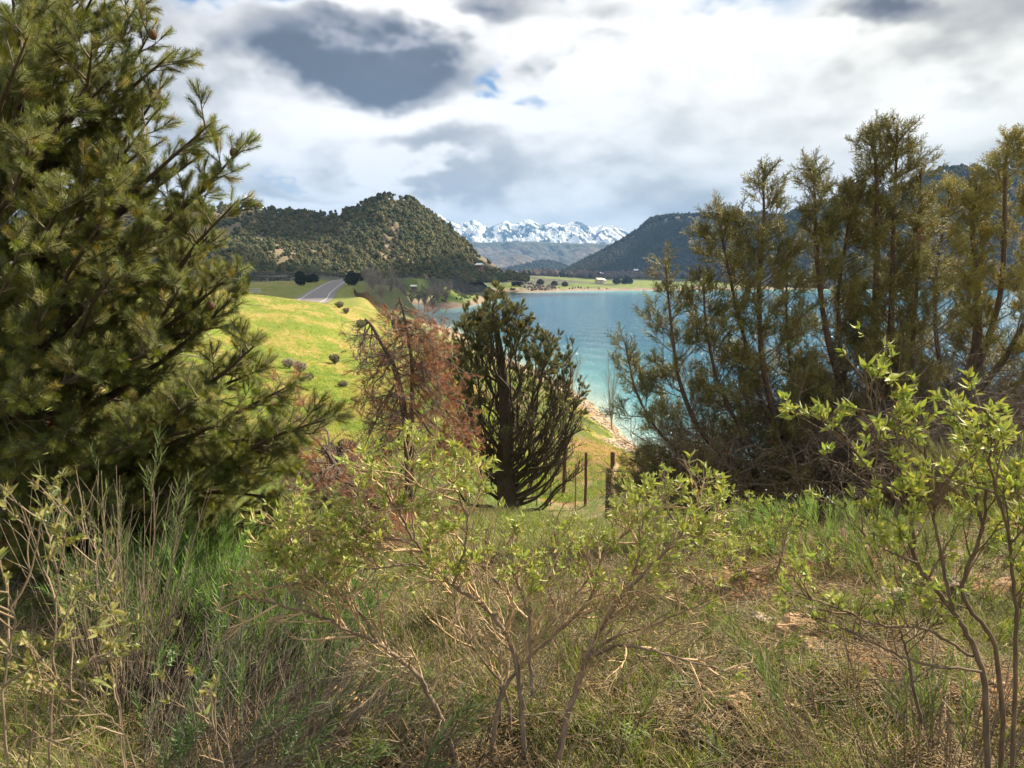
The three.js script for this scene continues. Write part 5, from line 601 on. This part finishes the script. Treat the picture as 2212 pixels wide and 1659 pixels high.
sheaf('green_forb', 'low leafy green clump beside the red soil under the junipers', ...xz(1830, 4.4), 80, 0.13, 1.2, { x: 0, z: 0 }, 611, [0.25, 0.22, 0.12], [0.17, 0.26, 0.04], 0.95); sheaf('green_forb', 'yellow green leafy clump in front of the leaning juniper', ...xz(1560, 4.4), 110, 0.17, 1.2, { x: 0, z: 0 }, 612, [0.3, 0.25, 0.15], [0.25, 0.29, 0.045], 0.9);
sheaf('green_forb', 'leafy clump behind the right edge shrub', ...xz(2050, 3.6), 80, 0.2, 1.0, { x: 0, z: 0 }, 613, [0.25, 0.2, 0.14], [0.15, 0.19, 0.03], 0.6); sheaf('dry_rabbitbrush', 'pale brown brush under the yellow lit juniper', ...xz(2150, 5.6), 200, 0.6, 0.8, { x: 0, z: 0 }, 614, [0.33, 0.25, 0.16], [0.18, 0.18, 0.05], 0.5);

// ---------------------------------------------------------------- grass, litter, stones
{
  const rand = rng(700), tufts = [grassTuft(1, 14, 0.085, 0.0034, 0.05, 0.6), grassTuft(2, 18, 0.06, 0.0032, 0.06, 0.8), grassTuft(3, 9, 0.13, 0.0036, 0.03, 1.1)], g = base('grass'), k = tufts.map(() => new Many()), dryT = [grassTuft(5, 10, 0.16, 0.003, 0.06, 1.6)], dk = new Many();
  for (let i = 0; i < 80000; i++) {
    const a = R(-44 + 88 * rand()), r = 1.5 * Math.exp(rand() * Math.log(34 / 1.5)), x = Math.sin(a) * r, z = -Math.cos(a) * r, d = fbm2(x * 0.9, z * 0.9, 3), b = fbm2(x * 0.11 + 4, z * 0.11, 3), thick = d * 1.3 + b + (x < 0.6 ? 0.26 : -0.22) + sstep(5, 9, r) * 0.7; if (rand() > 0.16 + thick * 1.1) continue;
    const s = (0.5 + 0.55 * rand()) * (r > 6 ? 1.7 : 1) * (r > 14 ? 1.6 : 1), p = V(x, ground(x, z) - 0.01, z);
    if (rand() < 0.12) dk.add(p, UPV, rand() * 6, s * 1.1, tint([0.36, 0.29, 0.15], rand, 0.25)); else k[Math.floor(rand() * 3)].add(p, UPV, rand() * 6, s, tint(rand() < 0.35 ? [0.25, 0.27, 0.025] : [0.16, 0.23, 0.014], rand, 0.25));
  }
  k.forEach((m, i) => m.build('grass_blades', tufts[i], grassMat, g)); dk.build('dry_blades', dryT[0], dryMat, g); put(g, 'spring grass tufts over the near slope', 'grass', null, 'stuff');
  const g2 = base('slope_grass'), k2 = [new Many(), new Many()], big = [grassTuft(8, 12, 0.15, 0.02, 0.25, 0.9), grassTuft(9, 14, 0.12, 0.02, 0.25, 1.2)];
  for (let i = 0; i < 80000; i++) {
    const px = 380 + rand() * 1000, D = 30 * Math.exp(rand() * Math.log(155 / 30)), [x, z] = xz(px, D), h = ground(x, z); if (h < 2.9 + 1.4 * fbm2(x * 0.11 + 4, z * 0.11, 4)) continue; const a = fbm2(x * 0.9, z * 0.9, 3), b = fbm2(x * 0.11 + 4, z * 0.11, 4), wet = x > fenceX(z) ? 0.5 : 1; if (rand() > 0.8 * wet + 0.4 * a) continue;
    const dry = b + 0.7 * a + 0.15 + 0.25 * sstep(90, 130, D) + (rand() - 0.5) * 0.6, c = dry > 0.55 ? [0.52, 0.42, 0.15] : dry > 0.12 ? [0.36, 0.36, 0.04] : [0.23, 0.33, 0.028]; k2[i & 1].add(V(x, h - 0.02, z), UPV, rand() * 6, 0.7 + 0.8 * rand(), tint(c, rand, 0.25));
  }
  k2.forEach((m, i) => m.build('grass_blades', big[i], grassMat, g2)); put(g2, 'bright yellow green grass covering the open slope', 'grass', null, 'stuff');
  // fallen twigs and dry litter on the bare ground
  const lt = new Many(), tw = (() => { const b = new Buf(), r2 = rng(4); for (let i = 0; i < 5; i++) b.tube(strand(V((r2() - 0.5) * 0.12, 0.004 + 0.01 * r2(), (r2() - 0.5) * 0.12), V(r2() - 0.5, 0.05, r2() - 0.5), 0.06 + 0.12 * r2(), 4, r2, 0.2), 0.0018, 0.001, 3, tint(WHITE, r2, 0.3)); return b.geo(); })();
  for (let i = 0; i < 9000; i++) { const a = R(-42 + 84 * rand()), r = 1.4 * Math.exp(rand() * Math.log(9 / 1.4)), x = Math.sin(a) * r, z = -Math.cos(a) * r; lt.add(V(x, ground(x, z) + 0.006, z), V((rand() - 0.5) * 0.2, 1, (rand() - 0.5) * 0.2).normalize(), rand() * 6, 0.6 + 0.9 * rand(), tint([0.34, 0.26, 0.16], rand, 0.3)); }
  const lg = base('litter'); lt.build('dry_twigs', tw, woodMat([1, 1, 1]), lg); put(lg, 'fallen dry twigs and straw on the near ground', 'litter', null, 'stuff');
  // stones
  const stone = (seed) => { const q = new THREE.IcosahedronGeometry(1, 2), a = q.attributes.position; for (let i = 0; i < a.count; i++) { const v = V().fromBufferAttribute(a, i), w = 1 + 0.5 * n3(v.x * 0.9 + seed * 5, v.y * 0.9, v.z * 0.9) + 0.12 * n3(v.x * 3 + seed, v.y * 3, v.z * 3); a.setXYZ(i, v.x * w * 1.2, v.y * w * 0.55, v.z * w); } q.computeVertexNormals(); return q; }, sg_ = [stone(1), stone(2), stone(3)];
  const sm = [[0.42, 0.27, 0.15], [0.46, 0.37, 0.28], [0.33, 0.20, 0.13]].map((c) => new THREE.MeshStandardMaterial({ color: new THREE.Color(...c), roughness: 0.95, bumpMap: soilMap, bumpScale: 0.01 }));
  [[1728, 1393, 0.085, 0, 'largest tan flat stone on the red soil'], [1751, 1395, 0.05, 0, 'tan stone touching the right of the largest one'], [1750, 1325, 0.035, 1, 'pale round stone above the largest one'], [1930, 1302, 0.05, 1, 'pale stone in the row on the red soil, left one'], [1900, 1302, 0.035, 0, 'small tan stone left in the stone row on the red soil'], [1966, 1305, 0.045, 0, 'tan stone in the row on the red soil, right one'], [1990, 1307, 0.035, 1, 'pale stone right end of the row on the red soil'], [1862, 1240, 0.05, 2, 'red brown stone under the junipers'], [2060, 1270, 0.045, 1, 'grey stone behind the right shrub stems'], [1640, 1357, 0.045, 1, 'pale stone at the left margin of the red soil'], [1610, 1240, 0.06, 2, 'reddish stone in the grass under the leaning juniper'], [1890, 1168, 0.09, 1, 'pale flat stone below the tallest juniper'], [1600, 1530, 0.05, 0, 'tan stone in the grass at the bottom right'], [1690, 1510, 0.045, 0, 'tan stone right of the bottom right grass'], [735, 1553, 0.09, 0, 'flat orange tan rock low between left brush and centre shrub'], [500, 1545, 0.07, 0, 'tan rock under the leaning grey stems']].forEach(([px, py, s, m, l], i) => { let D = 2; for (let q = 0; q < 30; q++) { const p = at(px, py, D); D *= p.y > ground(p.x, p.z) ? 1.04 : 0.98; } const p = at(px, py, D); const o = mesh('stone', sg_[i % 3], sm[m]); o.position.set(p.x, ground(p.x, p.z) + s * 0.2, p.z); o.scale.setScalar(s); o.rotation.y = i * 1.7; put(o, l, 'stone', 'stones on the near ground'); });
  const gv = new Many(); for (let i = 0; i < 5000; i++) { const x = 0.3 + 5.5 * rand(), z = -1.6 - 6 * rand(); if (fbm2(x * 0.9, z * 0.9, 3) > 0.2) continue; gv.add(V(x, ground(x, z) + 0.002, z), UPV, rand() * 6, 0.005 + 0.014 * rand() * rand(), tint([0.38, 0.27, 0.18], rand, 0.35)); } const gg = base('gravel'); gv.build('pebbles', sg_[0], new THREE.MeshStandardMaterial({ roughness: 0.95 }), gg); put(gg, 'small pebbles on the red soil', 'gravel', null, 'stuff');
  const rv = [new Many(), new Many()]; for (let i = 0; i < 26000; i++) { const px = 900 + rand() * 480, D = 55 * Math.exp(rand() * Math.log(330 / 55)), [x, z] = xz(px, D), h = ground(x, z); if (h < -0.15 || h > 2.6 + 0.9 * n2(x * 0.1, z * 0.1)) continue; rv[i & 1].add(V(x, h, z), UPV, rand() * 6, 0.08 + 0.3 * rand() * rand(), tint([0.42, 0.33, 0.24], rand, 0.35)); } const rr = base('shore_rocks'); rv.forEach((m, i) => m.build('rubble', sg_[i], new THREE.MeshStandardMaterial({ roughness: 0.95 }), rr)); put(rr, 'tan rubble along the near lake shore', 'rubble', null, 'stuff');
  const logs = new THREE.MeshStandardMaterial({ color: new THREE.Color(0.55, 0.47, 0.38), roughness: 0.9 }); [[1262, 893, 1295, 918, 'long bleached driftwood log on the near stony bank'], [1292, 905, 1318, 930, 'bleached driftwood log right of the long one on the bank']].forEach(([x0, y0, x1, y1, l], i) => { const a = onWater(x0, y0), b = onWater(x1, y1), q = new Buf(), rr2 = rng(i + 3); a.y = ground(a.x, a.z) + 0.1; b.y = ground(b.x, b.z) + 0.12; q.tube(reach(a, b, 6, rr2, 0, 0.02), 0.16, 0.08, 8, WHITE); put(mesh('driftwood_log', q.geo(), woodMat([0.55, 0.47, 0.38])), l, 'log'); });
}
console.log('foreground done');
// ---------------------------------------------------------------- clouds above the frame whose shade lies on the hills
{
  const cm = new THREE.MeshStandardMaterial({ color: new THREE.Color(0.9, 0.9, 0.9), roughness: 1 });
  const cloud = (label, tx, ty, tz, lift, blobs, seed) => {
    const rand = rng(seed), k = lift / SUN.y, c = V(tx, ty, tz).addScaledVector(SUN, k), gs = [];
    for (const [x, z, r] of blobs) for (let i = 0; i < 4; i++) {
      const g = new THREE.IcosahedronGeometry(1, 4), a = g.attributes.position, s = r * (i ? 0.45 + 0.3 * rand() : 0.8), ox = x + (i ? (rand() - 0.5) * r * 1.2 : 0), oz = z + (i ? (rand() - 0.5) * r * 1.2 : 0), oy = i ? rand() * r * 0.22 : 0;
      for (let q = 0; q < a.count; q++) { const v = V().fromBufferAttribute(a, q), w = s * (1 + 0.5 * fbm3(v.x * 1.6 + seed + i * 3 + x, v.y * 1.6, v.z * 1.6 + z, 4)); a.setXYZ(q, v.x * w + ox, Math.max(v.y, -0.25) * w * 0.42 + oy, v.z * w + oz); }
      g.computeVertexNormals(); gs.push(g);
    }
    const o = mesh('cloud', mergeGeometries(gs), cm); o.position.copy(c); put(o, label, 'cloud');
  };
  cloud('white cumulus cloud high above the domed hill', -190, 30, -640, 1000, [[-170, 110, 160], [30, 140, 130], [-330, -40, 150], [40, 300, 120], [-110, 330, 140], [190, -60, 100], [-60, -260, 110], [112, 345, 95], [95, 235, 110]], 1);
  cloud('large grey cumulus cloud high above the mesa beyond the lake', 950, 80, -2000, 1700, [[-350, 100, 380], [150, 0, 450], [600, 250, 420], [-100, -350, 360], [500, -300, 380]], 2);
}
//@@NEXT
let tris = 0; scene.traverse((o) => { if (o.isMesh && !o.isInstancedMesh) tris += (o.geometry.index ?? o.geometry.attributes.position).count / 3; }); console.log('triangles', tris);
renderer.render(scene, camera);
